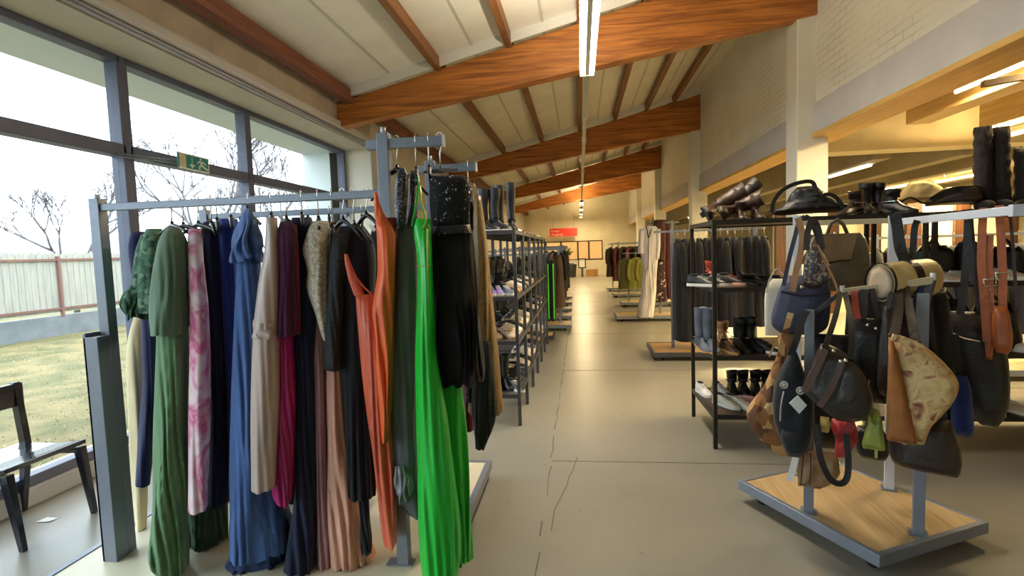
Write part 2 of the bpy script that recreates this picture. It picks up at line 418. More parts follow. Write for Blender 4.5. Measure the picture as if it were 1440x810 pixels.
def to_plane(px, py, base, d, u):
    r = ray(px, py); t = (base - CAMP).dot(d) / r.dot(d); p = CAMP + r * t
    return (p - base).dot(u), p.z
def loft_rows(rows, Y, b, folds=0.0, fr=13.0, power=2.0, M_=34, n=60, cap=(True, False), prof='cloth', seed=0, zmin=None, mb=None, grow=1.0):
    """rows: (y px, left px, right px) of a hanging shape at distance Y -> closed loft with half thickness b and cloth folds"""
    rr = random.Random(seed + 11)
    base, d, u = plane_of(rows, Y); R3 = []
    for r in rows:
        s0, z = to_plane(r[1], r[0], base, d, u); s1, z2 = to_plane(r[2], r[0], base, d, u)
        R3.append([(z + z2) / 2, s0, s1, r[3] if len(r) > 3 else 1.0])
    if zmin is not None:
        for r in R3: r[0] = max(r[0], zmin)
    R3 = smooth_rows(R3, M_, 1)
    ph = [rr.uniform(0, 6.28) for _ in range(4)]; rings = []
    flat = Vector((base.x, base.y, 0))
    for i, (z, s0, s1, bs) in enumerate(R3):
        t = i / (M_ - 1); mid, half = (s0 + s1) / 2, (s1 - s0) / 2
        if prof == 'cloth': B = b * bs * (.3 + .7 * min(1, t * 6) ** .7); g = min(1, .15 + t * 1.3)
        else:
            e = min(t, 1 - t); B = b * bs * (max(.0, 1 - (1 - min(1, e * 5)) ** 2) * .85 + .15); g = 1
        ring = []
        for k in range(n):
            a = 2 * PI * k / n; c, s = math.cos(a), math.sin(a)
            cx = math.copysign(abs(c) ** (2 / power), c); sy = math.copysign(abs(s) ** (2 / power), s)
            su = mid + half * cx
            fo = 0.0
            if folds:
                w = fr * 2 * PI
                wp = 1.5 * math.sin(su * 19 + ph[3]) + .8 * math.sin(su * 41 + ph[1]); q1 = math.sin(w * su * .95 + wp + ph[0] + 1.8 * math.sin(2.6 * t + ph[1])); q2 = math.sin(w * su * 1.9 + ph[2] - wp + 2.2 * t)
                q1 = 1 - 2 * abs(q1) ** .8
                fo = folds * g * (.75 * q1 + .45 * q2 + .4 * math.sin(9 * t + ph[3] + su * w * .4))
                fo *= (.25 + .75 * abs(s))
            su2 = su + (folds * .35 * g * math.sin(7 * t + ph[1] + k * .3) if folds else 0)
            p = flat + u * su2 + d * (B * sy + fo * (1 if s > 0 else 1)); p.z = z + (folds * .4 * g * math.sin(fr * 4 * su + ph[3]) if folds and i == M_ - 1 else 0)
            ring.append(p)
        rings.append(ring)
    mb = mb or MB()
    mb.loft(rings, cap[0], cap[1])
    return mb
# ------------------------------------------------------------------ clothes hangers
HK = M('hanger_hook_wire', (214, 208, 196), .25, .9)
def hanger(pt, ztop_, ang, span, label, group, mat=None, drop=.06, barw=.02):
    """pt: point of the rail it hangs on (top of the rail); ang: heading of its shoulder bar"""
    pt = Vector(pt)
    root = thing('clothes_hanger', label, 'hanger', (pt.x, pt.y, ztop_ - drop), group)
    dx, dy = math.cos(ang), math.sin(ang); pts = []
    n = 9; r = .018; cz = pt.z - .002
    for i in range(n):
        a = R_(-30 + 210 * i / (n - 1)); pts.append((pt.x + dx * 0 + r * math.cos(a) * dx, pt.y + r * math.cos(a) * dy, cz + r * math.sin(a)))
    pts = pts + [(pt.x - dx * .012, pt.y - dy * .012, cz - .03), (pt.x, pt.y, max(ztop_ + .012, cz - .07)), (pt.x, pt.y, ztop_ - .005)]
    MB().tube(pts, .003, 6).build('hook', HK, root)
    mb = MB(); L = []
    for i in range(9):
        q = -1 + 2 * i / 8; L.append((pt.x + dx * span * q, pt.y + dy * span * q, ztop_ - drop * abs(q) ** 1.4))
    mb.tube(L, [.006 + .006 * (1 - abs(-1 + 2 * i / 8)) for i in range(9)], 8, 1.0)
    mb.tube([(pt.x, pt.y, ztop_ + .02), (pt.x, pt.y, ztop_ - .012)], .008, 8)
    mb.build('shoulder_bar', mat or BLACK_PLASTIC, root)
    return root
# ================================================================== THE BIG GOWN RACK ON THE LEFT
YR1, YR2 = 2.36, 3.12
ZR = 1.885
rk = thing('clothes_rack', 'large grey two-rail gown rack on a cream platform beside the windows', 'clothes rack', (-1.62, 2.75, 0))
mb = MB(); mb.box(-2.56, -.70, 2.0, 3.58, .085, .11); mb.build('platform_board', PALLET_WHITE, rk)
mb = MB()
for x0, x1, y0, y1 in ((-2.6, -2.56, 1.96, 3.62), (-.70, -.66, 1.96, 3.62), (-2.56, -.70, 1.96, 2.0), (-2.56, -.70, 3.58, 3.62)): mb.box(x0, x1, y0, y1, .05, .115)
mb.build('platform_rim', METAL, rk, bevel=.004)
for x, y in ((-2.5, 2.06), (-.76, 2.06), (-2.5, 3.5), (-.76, 3.5)):
    MB().tube([(x - .018, y, .028), (x + .018, y, .028)], .028, 14).box(x - .012, x + .012, y - .012, y + .012, .028, .06).build('caster', BLACK_RUBBER, rk)
PST = []
for y in (YR1, YR2):
    mb = MB(); mb.box(-2.40, -2.345, y - .026, y + .026, .11, 1.93); PST.append(mb.build('post', METAL, rk, bevel=.003))
    MB().box(-2.42, -2.405, y - .1, y + .02, .11, 1.27).box(-2.42, -2.34, y - .1, y - .03, .11, 1.25).build('post_sleeve', METAL, rk, bevel=.003)
    mb = MB(); mb.box(-.905, -.85, y - .026, y + .026, .11, 2.155); PST.append(mb.build('post', METAL, rk, bevel=.003))
    MB().tube([(-.878, y, 2.155), (-.878, y, 2.185)], .012, 10).build('post_cap', WHITE_METAL, PST[-1])
    MB().tube([(-2.372, y, 1.93), (-2.372, y, 1.95)], .012, 10).build('post_cap', WHITE_METAL, PST[-2])
    MB().box(-2.35, -.90, y - .016, y + .016, ZR - .018, ZR + .018).build('rail', METAL, rk, bevel=.003)
    MB().box(-.96, -.60, y - .016, y + .016, 2.085, 2.13).build('side_arm', METAL, rk, bevel=.003)
    MB().box(-.60, -.594, y - .02, y + .02, 2.08, 2.135).build('arm_end_cap', WHITE_METAL, rk)
    MB().box(-.96, -.83, y - .03, y + .03, .11, .118).build('foot_plate', METAL, PST[-1])
MB().box(-.80, -.745, YR1 + .1, YR1 + .15, .11, .52).build('brace_post', METAL, rk)

GG = 'gowns and tops on the large grey rack'
HG = 'hangers on the large grey rack'
def garment(name, label, cat, rows, Y, b, mat, folds=.012, fr=13, seed=0, parts=(), hang=None, **kw):
    folds *= (.8 + .5 * ((seed * 37) % 10) / 10)
    """parts: list of dicts(name, mat, rows | mb) ; hang: dict(x=px of hook, rail) """
    if parts:
        base, d, u = plane_of(rows, Y)
        root = thing(name, label, cat, (base.x, base.y, .12), GG)
        main = 'body'
        loft_rows(rows, Y, b, folds, fr, seed=seed, zmin=.114, **kw).build(kw.get('bn', 'body'), mat, root)
        for p in parts:
            if 'mb' in p: p['mb'].build(p['name'], p['mat'], root)
            else: loft_rows(p['rows'], p.get('Y', Y), p.get('b', b * .6), p.get('folds', folds * .6), p.get('fr', fr), seed=seed + 5, zmin=.114, cap=p.get('cap', (True, True)), M_=p.get('M_', 18), power=p.get('power', 2.0)).build(p['name'], p['mat'], root)
            if 'label' in p: root.children[-1]['label'] = p['label']
        o = root
    else:
        o = loft_rows(rows, Y, b, folds, fr, seed=seed, zmin=.114, **kw).build(name, mat); tag(o, label, cat, GG)
    return o
def strap_px(pts, Y, r, flat=.35):
    P = [AY(x, y, Y) for x, y in pts]
    return MB().tube(P, r, 8, flat)
def hang_on(px, rail, top_px, label, ang=None, span=.17, mat=None, drop=.06, Y=None, z=None):
    """hook over a rail at image column px; top of the shoulder bar at row top_px"""
    y, zr = {'front': (YR1, ZR + .018), 'rear': (YR2, ZR + .018), 'arm': (YR1, 2.13), 'arm2': (YR2, 2.13)}[rail]
    p = AY(px, 290, y); q = AY(px, top_px, y)
    if ang is None: ang = math.atan2(p.y, p.x)
    return hanger((p.x, y, zr), q.z, ang, span, label, HG, mat, drop)

# ---- front rail, from the window end to the tall post
LEAF = pattern('leaf_print_cloth', [(0, (52, 92, 72)), (.3, (84, 124, 98)), (.55, (66, 108, 82)), (.75, (112, 146, 118)), (.9, (40, 70, 60))], 42, 'voronoi', .8)
SAGE = cloth('sage_green_chiffon', (98, 122, 100)); SAGE2 = cloth('sage_skirt_cloth', (98, 136, 96), .7)
TIE = pattern('tie_dye_cloth', [(.25, (240, 224, 226)), (.46, (226, 196, 204)), (.56, (204, 92, 140)), (.64, (226, 190, 204)), (.8, (240, 230, 228))], 5, 'noise', .8, (1, 1, .9), 1.6)
NAVY = cloth('navy_cloth', (34, 40, 84)); NAVY2 = cloth('deep_navy_cloth', (26, 32, 58)); ROYAL = cloth('royal_blue_cloth', (30, 58, 140), .7)
DENIM = cloth('steel_blue_cloth', (72, 102, 158), .8, .2); TULLE = cloth('dark_blue_tulle', (44, 60, 96), .9)
TAUPE = satin('taupe_satin', (186, 166, 158)); PLUM = cloth('plum_cloth', (70, 26, 62)); MAG = satin('magenta_satin', (170, 28, 106), .3)
LACE = pattern('cream_lace', [(.3, (206, 196, 174)), (.45, (226, 218, 202)), (.55, (168, 156, 134)), (.7, (228, 222, 208))], 55, 'noise', .85, (1, 1, 1), .6, .5)
MAUVE = cloth('mauve_chiffon', (156, 118, 122)); PEACH = cloth('peach_chiffon', (216, 164, 142), .8)
BLACKC = cloth('black_crepe', (22, 24, 32), .85); BLACKL = pattern('black_lace', [(.3, (16, 18, 22)), (.5, (44, 50, 52)), (.7, (20, 24, 26))], 70, 'noise', .8, (1, 1, 1), .6, .5)
CORAL = satin('coral_satin', (214, 100, 72), .45); ORANGE = satin('orange_satin', (238, 104, 52), .48)
CHAR = cloth('charcoal_jersey', (96, 96, 102), .8, .08); SEQ = pattern('dark_sequins', [(.3, (30, 32, 42)), (.5, (84, 86, 98)), (.6, (36, 38, 48)), (.92, (150, 152, 164))], 170, 'voronoi', .4, (1, 1, 1), 0, .6)
GREEN = satin('bright_green_satin', (28, 190, 58), .36); GREENT = cloth('bright_green_chiffon', (40, 180, 52), .62)
BSEQ = pattern('black_sequin_lace', [(0, (14, 14, 20)), (.9, (46, 48, 58)), (.975, (190, 190, 200))], 150, 'voronoi', .85, (1, 1, 1), 0, .3)
BLACKT = cloth('black_pleated_chiffon', (20, 20, 24), .8); GOLDF = pattern('old_gold_brocade', [(.3, (140, 110, 66)), (.5, (168, 138, 92)), (.7, (120, 90, 56))], 28, 'noise', .55, (1, 1, .5), .5, .25)
GOLDT = M('gold_trim', (206, 170, 84), .35, .6); CREAMC = cloth('cream_cloth', (222, 206, 164), .8); DGREEN = cloth('dark_green_cloth', (62, 86, 66), .8)

garment('dress', 'cream straight long dress hanging nearest the window end of the gown rack', 'dress',
        [(445, 188, 205), (470, 180, 204), (505, 176, 205), (560, 179, 204), (700, 186, 208), (778, 193, 210)], 2.62, .08, CREAMC, .008, seed=1)
garment('dress', 'dark navy knee-length dress showing behind the leaf-print blouse', 'dress',
        [(326, 184, 210), (345, 178, 216), (385, 183, 220), (440, 198, 224), (540, 201, 224), (600, 195, 220), (678, 189, 212)], 2.54, .09, NAVY, .008, seed=2)
garment('blouse', 'green leaf-print blouse with ruffled cuff hanging at the window end', 'blouse',
        [(322, 205, 228), (335, 198, 232), (360, 193, 234), (400, 190, 234), (438, 190, 232)], 2.46, .11, LEAF, .006, seed=3,
        parts=[dict(name='sleeve', mat=LEAF, rows=[(330, 198, 212), (352, 190, 212), (375, 187, 212), (395, 184, 212), (404, 182, 212)], b=.06, Y=2.44),
               dict(name='ruffle_cuff', mat=LEAF, rows=[(400, 183, 214), (410, 173, 216), (426, 170, 217), (440, 173, 216), (447, 177, 214)], b=.06, Y=2.43, folds=.03, fr=22, cap=(True, False))])
garment('gown', 'sage green evening gown with a cape top and long pleated skirt', 'gown',
        [(440, 216, 264), (470, 220, 266), (560, 218, 266), (640, 214, 266), (720, 210, 266), (779, 207, 266), (818, 224, 266)], 2.24, .12, SAGE2, .02, 17, seed=4, M_=40,
        parts=[dict(name='cape_top', mat=SAGE, Y=2.22, rows=[(320, 234, 252), (328, 226, 260), (345, 220, 266), (375, 215, 269), (410, 211, 269), (445, 208, 268), (468, 210, 266)], b=.125, folds=.010, cap=(True, False))])
garment('dress', 'dark green long skirted dress below the tie-dye dress', 'dress',
        [(560, 262, 300), (640, 262, 312), (700, 262, 319), (760, 258, 320), (822, 258, 322)], 2.5, .12, DGREEN, .02, 22, seed=5)
garment('dress', 'pink and white tie-dye sleeveless dress hanging beside the sage gown', 'dress',
        [(322, 265, 283), (335, 263, 285), (370, 264, 287), (430, 266, 293), (500, 267, 296), (600, 264, 296), (712, 263, 293)], 2.22, .085, TIE, .008, seed=6)
garment('dress', 'dark navy knee-length dress between the tie-dye and royal blue dresses', 'dress',
        [(312, 286, 312), (328, 280, 318), (360, 278, 322), (450, 283, 322), (560, 289, 324), (650, 291, 324), (702, 290, 324)], 2.44, .1, NAVY2, .01, seed=7)
garment('dress', 'royal blue smooth dress hanging just before the steel blue ruffled gown', 'dress',
        [(308, 308, 334), (322, 304, 340), (370, 306, 340), (450, 312, 340), (560, 318, 338), (680, 320, 340)], 2.46, .1, ROYAL, .01, seed=8)
garment('gown', 'steel blue gown with gathered ruffle shoulder and dark tulle hem', 'gown',
        [(300, 340, 356), (330, 333, 362), (362, 332, 368), (400, 331, 366), (440, 329, 364), (520, 327, 364), (600, 325, 366), (680, 322, 384), (740, 321, 402), (775, 320, 406)], 2.28, .1, DENIM, .017, 16, seed=9, M_=40,
        parts=[dict(name='ruffle_shoulder', mat=DENIM, rows=[(294, 345, 353), (312, 337, 360), (332, 328, 367), (350, 322, 371), (366, 323, 371)], b=.11, folds=.03, fr=14, cap=(True, False)),
               dict(name='strap', mat=DENIM, mb=strap_px([(348, 318), (350, 300), (349, 288)], 2.36, .016)),
               dict(name='tulle_hem', mat=TULLE, rows=[(690, 326, 396), (740, 322, 412), (780, 318, 420), (818, 318, 424)], b=.13, folds=.02, fr=20, Y=2.36, cap=(False, False))])
garment('dress', 'taupe satin sleeveless midi dress with a narrow gathered waist', 'dress',
        [(306, 374, 390), (330, 373, 392), (362, 371, 394), (378, 366, 395), (395, 363, 396), (440, 358, 395), (464, 356, 393), (520, 354, 394), (600, 352, 392), (684, 352, 388)], 2.17, .07, TAUPE, .009, seed=10,
        parts=[dict(name='gathered_waist', mat=TAUPE, rows=[(448, 356, 394), (456, 355, 394), (466, 355, 393), (474, 355, 393)], b=.075, folds=.010, fr=8, cap=(False, False))])
garment('dress', 'shiny magenta satin dress with a dark plum top', 'dress',
        [(440, 387, 412), (500, 387, 414), (560, 386, 416), (640, 383, 416), (690, 383, 414), (703, 388, 410)], 2.24, .08, MAG, .012, 18, seed=11,
        parts=[dict(name='bodice', mat=PLUM, rows=[(312, 394, 412), (325, 389, 418), (360, 388, 420), (430, 387, 420), (470, 387, 418)], b=.1, cap=(True, False))])
garment('dress', 'dark navy long dress with a burgundy side panel between plum and lace', 'dress',
        [(306, 410, 438), (322, 404, 444), (380, 406, 446), (480, 412, 448), (600, 414, 448), (700, 412, 446), (818, 400, 448)], 2.34, .11, NAVY2, .014, seed=12,
        parts=[dict(name='side_panel', mat=M('burgundy_cloth', (112, 20, 52), .7), rows=[(316, 411, 417), (350, 412, 420), (420, 414, 422), (470, 416, 422)], b=.02, Y=2.22)])
garment('dress', 'mauve chiffon long dress hanging below the cream lace top', 'dress',
        [(430, 438, 456), (450, 434, 460), (520, 436, 460), (620, 439, 462), (720, 443, 466), (820, 446, 468)], 2.37, .1, MAUVE, .014, 18, seed=13)
garment('blouse', 'cream lace blouse with scalloped edge beside the black lace dress', 'blouse',
        [(311, 440, 462), (320, 434, 464), (345, 426, 463), (352, 425, 463), (372, 431, 463), (385, 433, 463), (396, 430, 463), (412, 432, 463), (440, 442, 463), (470, 452, 462), (478, 456, 461)], 2.30, .09, LACE, .006, 10, seed=14)
garment('gown', 'peach chiffon floor-length gown with a flaring skirt', 'gown',
        [(480, 459, 482), (520, 458, 484), (600, 458, 488), (660, 458, 500), (720, 459, 512), (780, 461, 524), (820, 462, 530)], 2.38, .12, PEACH, .018, 15, seed=15, M_=38)
garment('dress', 'black crepe dress with lace sleeve in front of the peach gown', 'dress',
        [(318, 478, 512), (332, 470, 524), (360, 472, 530), (430, 476, 528), (520, 480, 522), (600, 483, 526), (660, 485, 530), (690, 487, 530)], 2.36, .11, BLACKC, .014, 16, seed=16,
        parts=[dict(name='sleeve', mat=BLACKL, rows=[(328, 468, 492), (350, 463, 490), (400, 460, 486), (460, 457, 482), (518, 456, 480)], b=.07, Y=2.28, cap=(True, True)),
               dict(name='sash', mat=BLACKC, rows=[(670, 500, 516), (720, 505, 520), (760, 507, 523), (779, 509, 522)], b=.02, Y=2.30)])
garment('dress', 'coral satin slip dress with a deep V neckline', 'dress',
        [(414, 500, 531), (440, 502, 533), (470, 505, 538), (520, 509, 546), (600, 517, 554), (660, 526, 557), (720, 535, 557), (762, 541, 556)], 2.24, .08, CORAL, .014, 18, seed=17,
        parts=[dict(name='strap', mat=CORAL, rows=[(357, 484, 489), (372, 485, 494), (392, 490, 503), (416, 498, 514)], b=.012, Y=2.20, folds=.002),
               dict(name='strap', mat=CORAL, mb=strap_px([(486, 360), (496, 384), (512, 404), (526, 417)], 2.2, .009))])
garment('dress', 'bright orange satin dress hung by one strap from the tall post', 'dress',
        [(312, 529, 548), (325, 530, 556), (360, 531, 556), (386, 531, 555), (412, 526, 555), (436, 521, 555), (470, 527, 555), (520, 530, 552), (580, 533, 549), (618, 536, 545)], 2.20, .07, ORANGE, .014, 16, seed=18,
        parts=[dict(name='lining', mat=satin('maroon_lining', (120, 36, 40)), rows=[(306, 540, 556), (340, 543, 560), (400, 546, 559), (438, 548, 556)], b=.02, Y=2.24), dict(name='strap', mat=ORANGE, rows=[(270, 526, 531), (285, 526, 534), (300, 527, 540), (318, 529, 549)], b=.012, folds=.002, Y=2.2),
               dict(name='skirt_end', mat=ORANGE, rows=[(600, 536, 550), (650, 536, 557), (690, 536, 557), (730, 538, 556)], b=.07, Y=2.28, cap=(True, False))])
garment('dress', 'charcoal jersey long dress with sequin straps under the tall arm', 'dress',
        [(316, 553, 588), (340, 552, 590), (400, 553, 588), (500, 547, 588), (580, 545, 588), (650, 546, 592), (690, 555, 600), (716, 572, 606)], 2.30, .09, CHAR, .008, seed=19,
        parts=[dict(name='sequin_strap', mat=SEQ, rows=[(236, 563, 569), (246, 557, 574), (270, 555, 574), (300, 555, 572), (322, 556, 572)], b=.03, Y=2.26),
               dict(name='sequin_strap', mat=SEQ, rows=[(240, 577, 582), (252, 575, 586), (280, 575, 586), (318, 570, 588)], b=.03, Y=2.32),
               dict(name='satin_lining', mat=satin('grey_satin_lining', (138, 138, 148)), rows=[(655, 555, 568), (672, 554, 580), (690, 556, 580), (702, 561, 572)], b=.03, Y=2.2, folds=.02, fr=30)])
G1 = garment('gown', 'bright green satin gown with gold-trimmed straps and floor-length skirt', 'gown',
        [(308, 585, 606), (322, 580, 607), (345, 585, 607), (373, 588, 608), (420, 587, 610), (500, 584, 613), (545, 584, 622), (600, 584, 632), (680, 586, 642), (740, 588, 648), (780, 591, 648), (818, 597, 642)], 2.16, .10, GREEN, .016, 15, seed=20, M_=44,
        parts=[dict(name='strap', mat=GREEN, mb=strap_px([(588, 247), (589, 262), (592, 284), (598, 308), (602, 322)], 2.1, .009)),
               dict(name='strap', mat=GREEN, mb=strap_px([(589, 250), (586, 280), (583, 300), (579, 318)], 2.1, .008)),
               dict(name='gold_trim', mat=GOLDT, mb=strap_px([(591, 262), (594, 285), (600, 306), (598, 316), (592, 324)], 2.075, .006)),
               dict(name='gold_belt', mat=GOLDT, mb=strap_px([(587, 374), (595, 374.5), (603, 374), (607, 372)], 2.055, .005)),
               dict(name='overskirt', mat=GREENT, rows=[(490, 610, 640), (540, 606, 648), (600, 604, 655), (680, 606, 660), (740, 612, 664), (786, 620, 664)], b=.06, Y=2.29, folds=.025, fr=12, cap=(True, False))])
garment('dress', 'black strapless dress with sparkling bodice and pleated chiffon skirt', 'dress',
        [(325, 606, 664), (345, 606, 667), (400, 608, 671), (460, 610, 676), (520, 613, 680), (536, 614, 678)], 2.28, .10, BLACKT, .02, 26, seed=21,
        parts=[dict(name='bodice', mat=BSEQ, rows=[(247, 605, 652), (255, 604, 658), (290, 604, 661), (318, 607, 661), (330, 606, 664)], b=.05, folds=.004, cap=(True, True), Y=2.27),
               dict(name='waistband', mat=satin('black_satin_band', (34, 36, 42)), rows=[(316, 607, 661), (322, 606, 662), (329, 606, 664)], b=.07, folds=.004, cap=(False, False), Y=2.27)])
garment('dress', 'old gold brocade dress hanging on the far arm of the gown rack', 'dress',
        [(276, 668, 676), (300, 664, 680), (345, 664, 686), (400, 662, 690), (470, 663, 697), (540, 660, 704), (578, 657, 709)], 3.08, .11, GOLDF, .018, 14, seed=22,
        parts=[dict(name='strap', mat=GOLDF, mb=strap_px([(672, 278), (668, 264), (666, 258)], 3.05, .012))])
garment('dress', 'dark red dress hem showing behind the old gold dress', 'dress',
        [(300, 655, 664), (400, 652, 664), (530, 650, 666), (602, 652, 666)], 3.22, .07, cloth('dark_red_cloth', (104, 26, 26)), .01, seed=23)
garment('blouse', 'small black sheer blouse with a lace hem hanging lowest by the far arm', 'blouse',
        [(480, 668, 690), (540, 664, 696), (580, 664, 698), (600, 665, 694), (628, 668, 682)], 2.98, .06, BLACKL, .01, 25, seed=24)
garment('dress', 'black beaded dress squeezed between the strapless black and gold dresses', 'dress',
        [(262, 655, 664), (300, 652, 666), (345, 655, 668), (480, 660, 672), (560, 655, 668)], 3.10, .09, BSEQ, .006, seed=25)
# rear rail: gowns whose shoulders show between the front ones
for k, (nm, lab, x0, x1, bot, mt) in enumerate((
        ('dress', 'dark brown velvet dress hanging on the rear rail behind the lace blouse', 452, 482, 760, cloth('brown_velvet', (86, 50, 44))),
        ('dress', 'black long dress on the rear rail behind the navy burgundy dress', 395, 446, 812, cloth('soft_black_cloth', (26, 26, 30))),
        ('dress', 'midnight blue dress on the rear rail behind the steel blue gown', 318, 352, 800, NAVY),
        ('dress', 'black long dress on the rear rail behind the orange dress', 520, 556, 640, cloth('coal_black_cloth', (30, 30, 34))))):
    garment(nm, lab, 'dress', [(312, (x0 + x1) / 2 - 8, (x0 + x1) / 2 + 8), (324, x0, x1), (430, x0 - 1, x1 + 2), (600, x0 - 2, x1 + 2), (bot, x0 - 3, x1 + 3)], 3.05, .12, mt, .014, seed=40 + k)

# hangers of the big rack
for px, top, lab, ang, span in (
        (240, 317, 'black hanger carrying the navy dress at the window end', 2.6, .2),
        (256, 318, 'black hanger carrying the green leaf-print blouse', 2.75, .2),
        (277, 316, 'black hanger carrying the sage green gown', 2.7, .19),
        (296, 316, 'black hanger carrying the tie-dye dress', 2.3, .13),
        (304, 312, 'black hanger carrying the dark navy knee-length dress', None, .15),
        (324, 308, 'black hanger carrying the royal blue dress', None, .15),
        (349, 300, 'black hanger carrying the steel blue ruffled gown', None, .15),
        (381, 305, 'black hanger carrying the taupe satin dress', None, .15),
        (402, 309, 'black hanger carrying the magenta and plum dress', 2.6, .12),
        (424, 304, 'black hanger carrying the navy dress with burgundy panel', None, .15),
        (447, 309, 'black hanger carrying the cream lace blouse', None, .13),
        (466, 322, 'black hanger carrying the peach gown', None, .12),
        (482, 310, 'black hanger carrying the black crepe lace-sleeved dress', 2.7, .12),
        (515, 302, 'black wooden hanger just left of the tall post with a white tag', 2.75, .1),
        (497, 316, 'black hanger carrying the coral slip dress', 2.6, .12)):
    h = hang_on(px, 'front', top, lab, ang, span, drop=.05 if span > .12 else .09)
for px, top, lab in ((337, 306, 'black hanger on the rear rail carrying the midnight blue dress'), (432, 306, 'black hanger on the rear rail carrying the black long dress'),
                     (462, 306, 'black hanger on the rear rail carrying the brown velvet dress'), (508, 306, 'black hanger on the rear rail behind the orange dress')):
    hang_on(px, 'rear', top, lab, None, .15)
hang_on(561, 'arm', 238, 'black hanger on the tall arm carrying the orange dress by its end', 2.75, .17, drop=.13)
hang_on(588, 'arm', 240, 'black hanger on the tall arm carrying the charcoal dress', None, .13, drop=.05)
hang_on(606, 'arm', 238, 'black hanger on the tall arm carrying the bright green gown', None, .13, drop=.05)
hang_on(622, 'arm', 240, 'grey clip hanger on the tall arm carrying the black strapless dress', 2.95, .085, M('grey_plastic', (96, 94, 92), .4), .0)
hang_on(660, 'arm2', 268, 'black hanger on the far arm carrying the old gold dress', None, .12, drop=.04)
# paper tags on the hangers
TAG = M('white_card', (232, 232, 226), .5)
for x, y, Y, lab in ((492, 310, 2.33, 'white paper price tag hanging at the neck of the black crepe dress'), (523, 320, 2.33, 'white paper price tag hanging on the wooden hanger by the tall post'), (363, 312, 2.3, 'white paper price tag on the hanger beside the steel blue gown'), (396, 307, 2.33, 'white paper price tag on the hanger beside the taupe dress')):
    c = AY(x, y, Y); o = MB().bar(c + Vector((-.012, 0, .012)), c + Vector((.014, 0, -.014)), .016, .002, (0, 1, 0)).build('price_tag', TAG); tag(o, lab, 'tag', 'price tags on the large grey rack')
# ------------------------------------------------------------------ chair by the window, paper scrap, exit sign
CHW = M('black_lacquered_wood', (26, 27, 38), .2, noise=.1, nscale=5, coat=.3)
ch = thing('chair', 'black lacquered wooden chair standing with its back to the window', 'chair', (-3.42, 2.72, 0))
sy0, sy1 = 2.46, 2.95
mb = MB()
prof = [(-3.66, .435), (-3.55, .425), (-3.42, .425), (-3.28, .44), (-3.2, .455)]
rings = [[(x, sy0, z), (x, sy1, z), (x, sy1, z + .028), (x, sy0, z + .028)] for x, z in prof]
mb.loft(rings, True, True, False).build('seat', CHW, ch, bevel=.004)
for y in (sy0 + .025, sy1 - .025):
    MB().bar((-3.225, y, .44), (-3.16, y, 0), .055, .045, (0, 1, 0), .6).build('leg', CHW, ch, bevel=.003)
    MB().bar((-3.62, y, .45), (-3.69, y, 0), .05, .042, (0, 1, 0), .7).build('leg', CHW, ch, bevel=.003)
    MB().bar((-3.62, y, .44), (-3.665, y, .86), .05, .04, (0, 1, 0)).build('back_post', CHW, ch, bevel=.003)
    MB().bar((-3.62, y, .41), (-3.23, y, .42), .05, .03, (0, 0, 1)).build('seat_rail', CHW, ch, bevel=.003)
MB().bar((-3.655, sy0 + .01, .78), (-3.655, sy1 + .01, .78), .03, .15, (0, 0, 1)).build('backrest', CHW, ch, bevel=.006)
c = FL(66, 732)
tag(MB().add([(c.x - .05, c.y - .03, .003), (c.x + .04, c.y - .02, .006), (c.x + .05, c.y + .03, .003), (c.x - .02, c.y + .02, .012), (c.x - .03, c.y, .001), (c.x + .03, c.y, .001)],
             [(0, 1, 3), (1, 2, 3), (0, 3, 4), (1, 5, 2)]).build('paper_scrap', TAG), 'small white scrap of paper lying on the floor by the black chair', 'paper')
XS = -3.4
es = thing('exit_sign', 'green running-man emergency exit sign on a bracket in front of the window', 'sign', AX(271, 228, XS))
c0, c1 = AX(250, 216, XS), AX(293, 226, XS); zt, zb_ = 2.50, 2.345
ya, yb = c0.y, c1.y; zt = AX(250, 213, XS).z; zb_ = AX(292, 244, XS).z
MB().box(XS - .012, XS, ya, yb, zb_, zt).build('panel', M('exit_green', (24, 116, 110), .4), es)
SW = M('sign_white', (214, 220, 210), .5); e = .002; F = MB()
h = zt - zb_; w = yb - ya
F.box(XS, XS + e * 2, ya, yb, zb_, zb_ + .012).box(XS, XS + e * 2, ya, yb, zt - .01, zt).box(XS, XS + e * 2, yb - .012, yb, zb_, zt)
F.build('sign_border', SW, es)
P = lambda a, b: (XS + .001, ya + w * a, zb_ + h * b)
D = MB(); D.bar(P(.03, .5), P(.24, .5), .001, h * .82, (0, 0, 1)); D.build('door_symbol', M('sign_beige', (186, 178, 150), .5), es)
A = MB(); A.bar(P(.42, .85), P(.42, .3), w * .05, .003, (0, 1, 0)); A.prism([P(.34, .36), P(.42, .14), P(.53, .36)], (.003, 0, 0)); A.build('arrow_symbol', SW, es)
Q = MB(); Q.ball((XS + .002, ya + w * .72, zb_ + h * .83), .003, w * .035, h * .07)
for a, b_, t in (((.72, .72), (.75, .45), .07), ((.75, .45), (.66, .3), .05), ((.66, .3), (.68, .12), .045), ((.75, .45), (.85, .3), .05), ((.85, .3), (.95, .2), .045), ((.72, .7), (.84, .62), .035), ((.84, .62), (.9, .5), .035), ((.72, .7), (.62, .6), .035), ((.62, .6), (.64, .48), .03)):
    Q.bar(P(*a), P(*b_), w * t, .003, (1, 0, 0))
Q.build('running_figure', SW, es)
B_ = MB(); pm = AX(192, 234, XL + .06)
for z in (zb_ + h * .35, zb_ + h * .5): B_.tube([(XL + .05, ya - .35, z + .01), (XS - .012, ya + w * .45, z)], .008, 8)
B_.build('bracket', METAL, es)
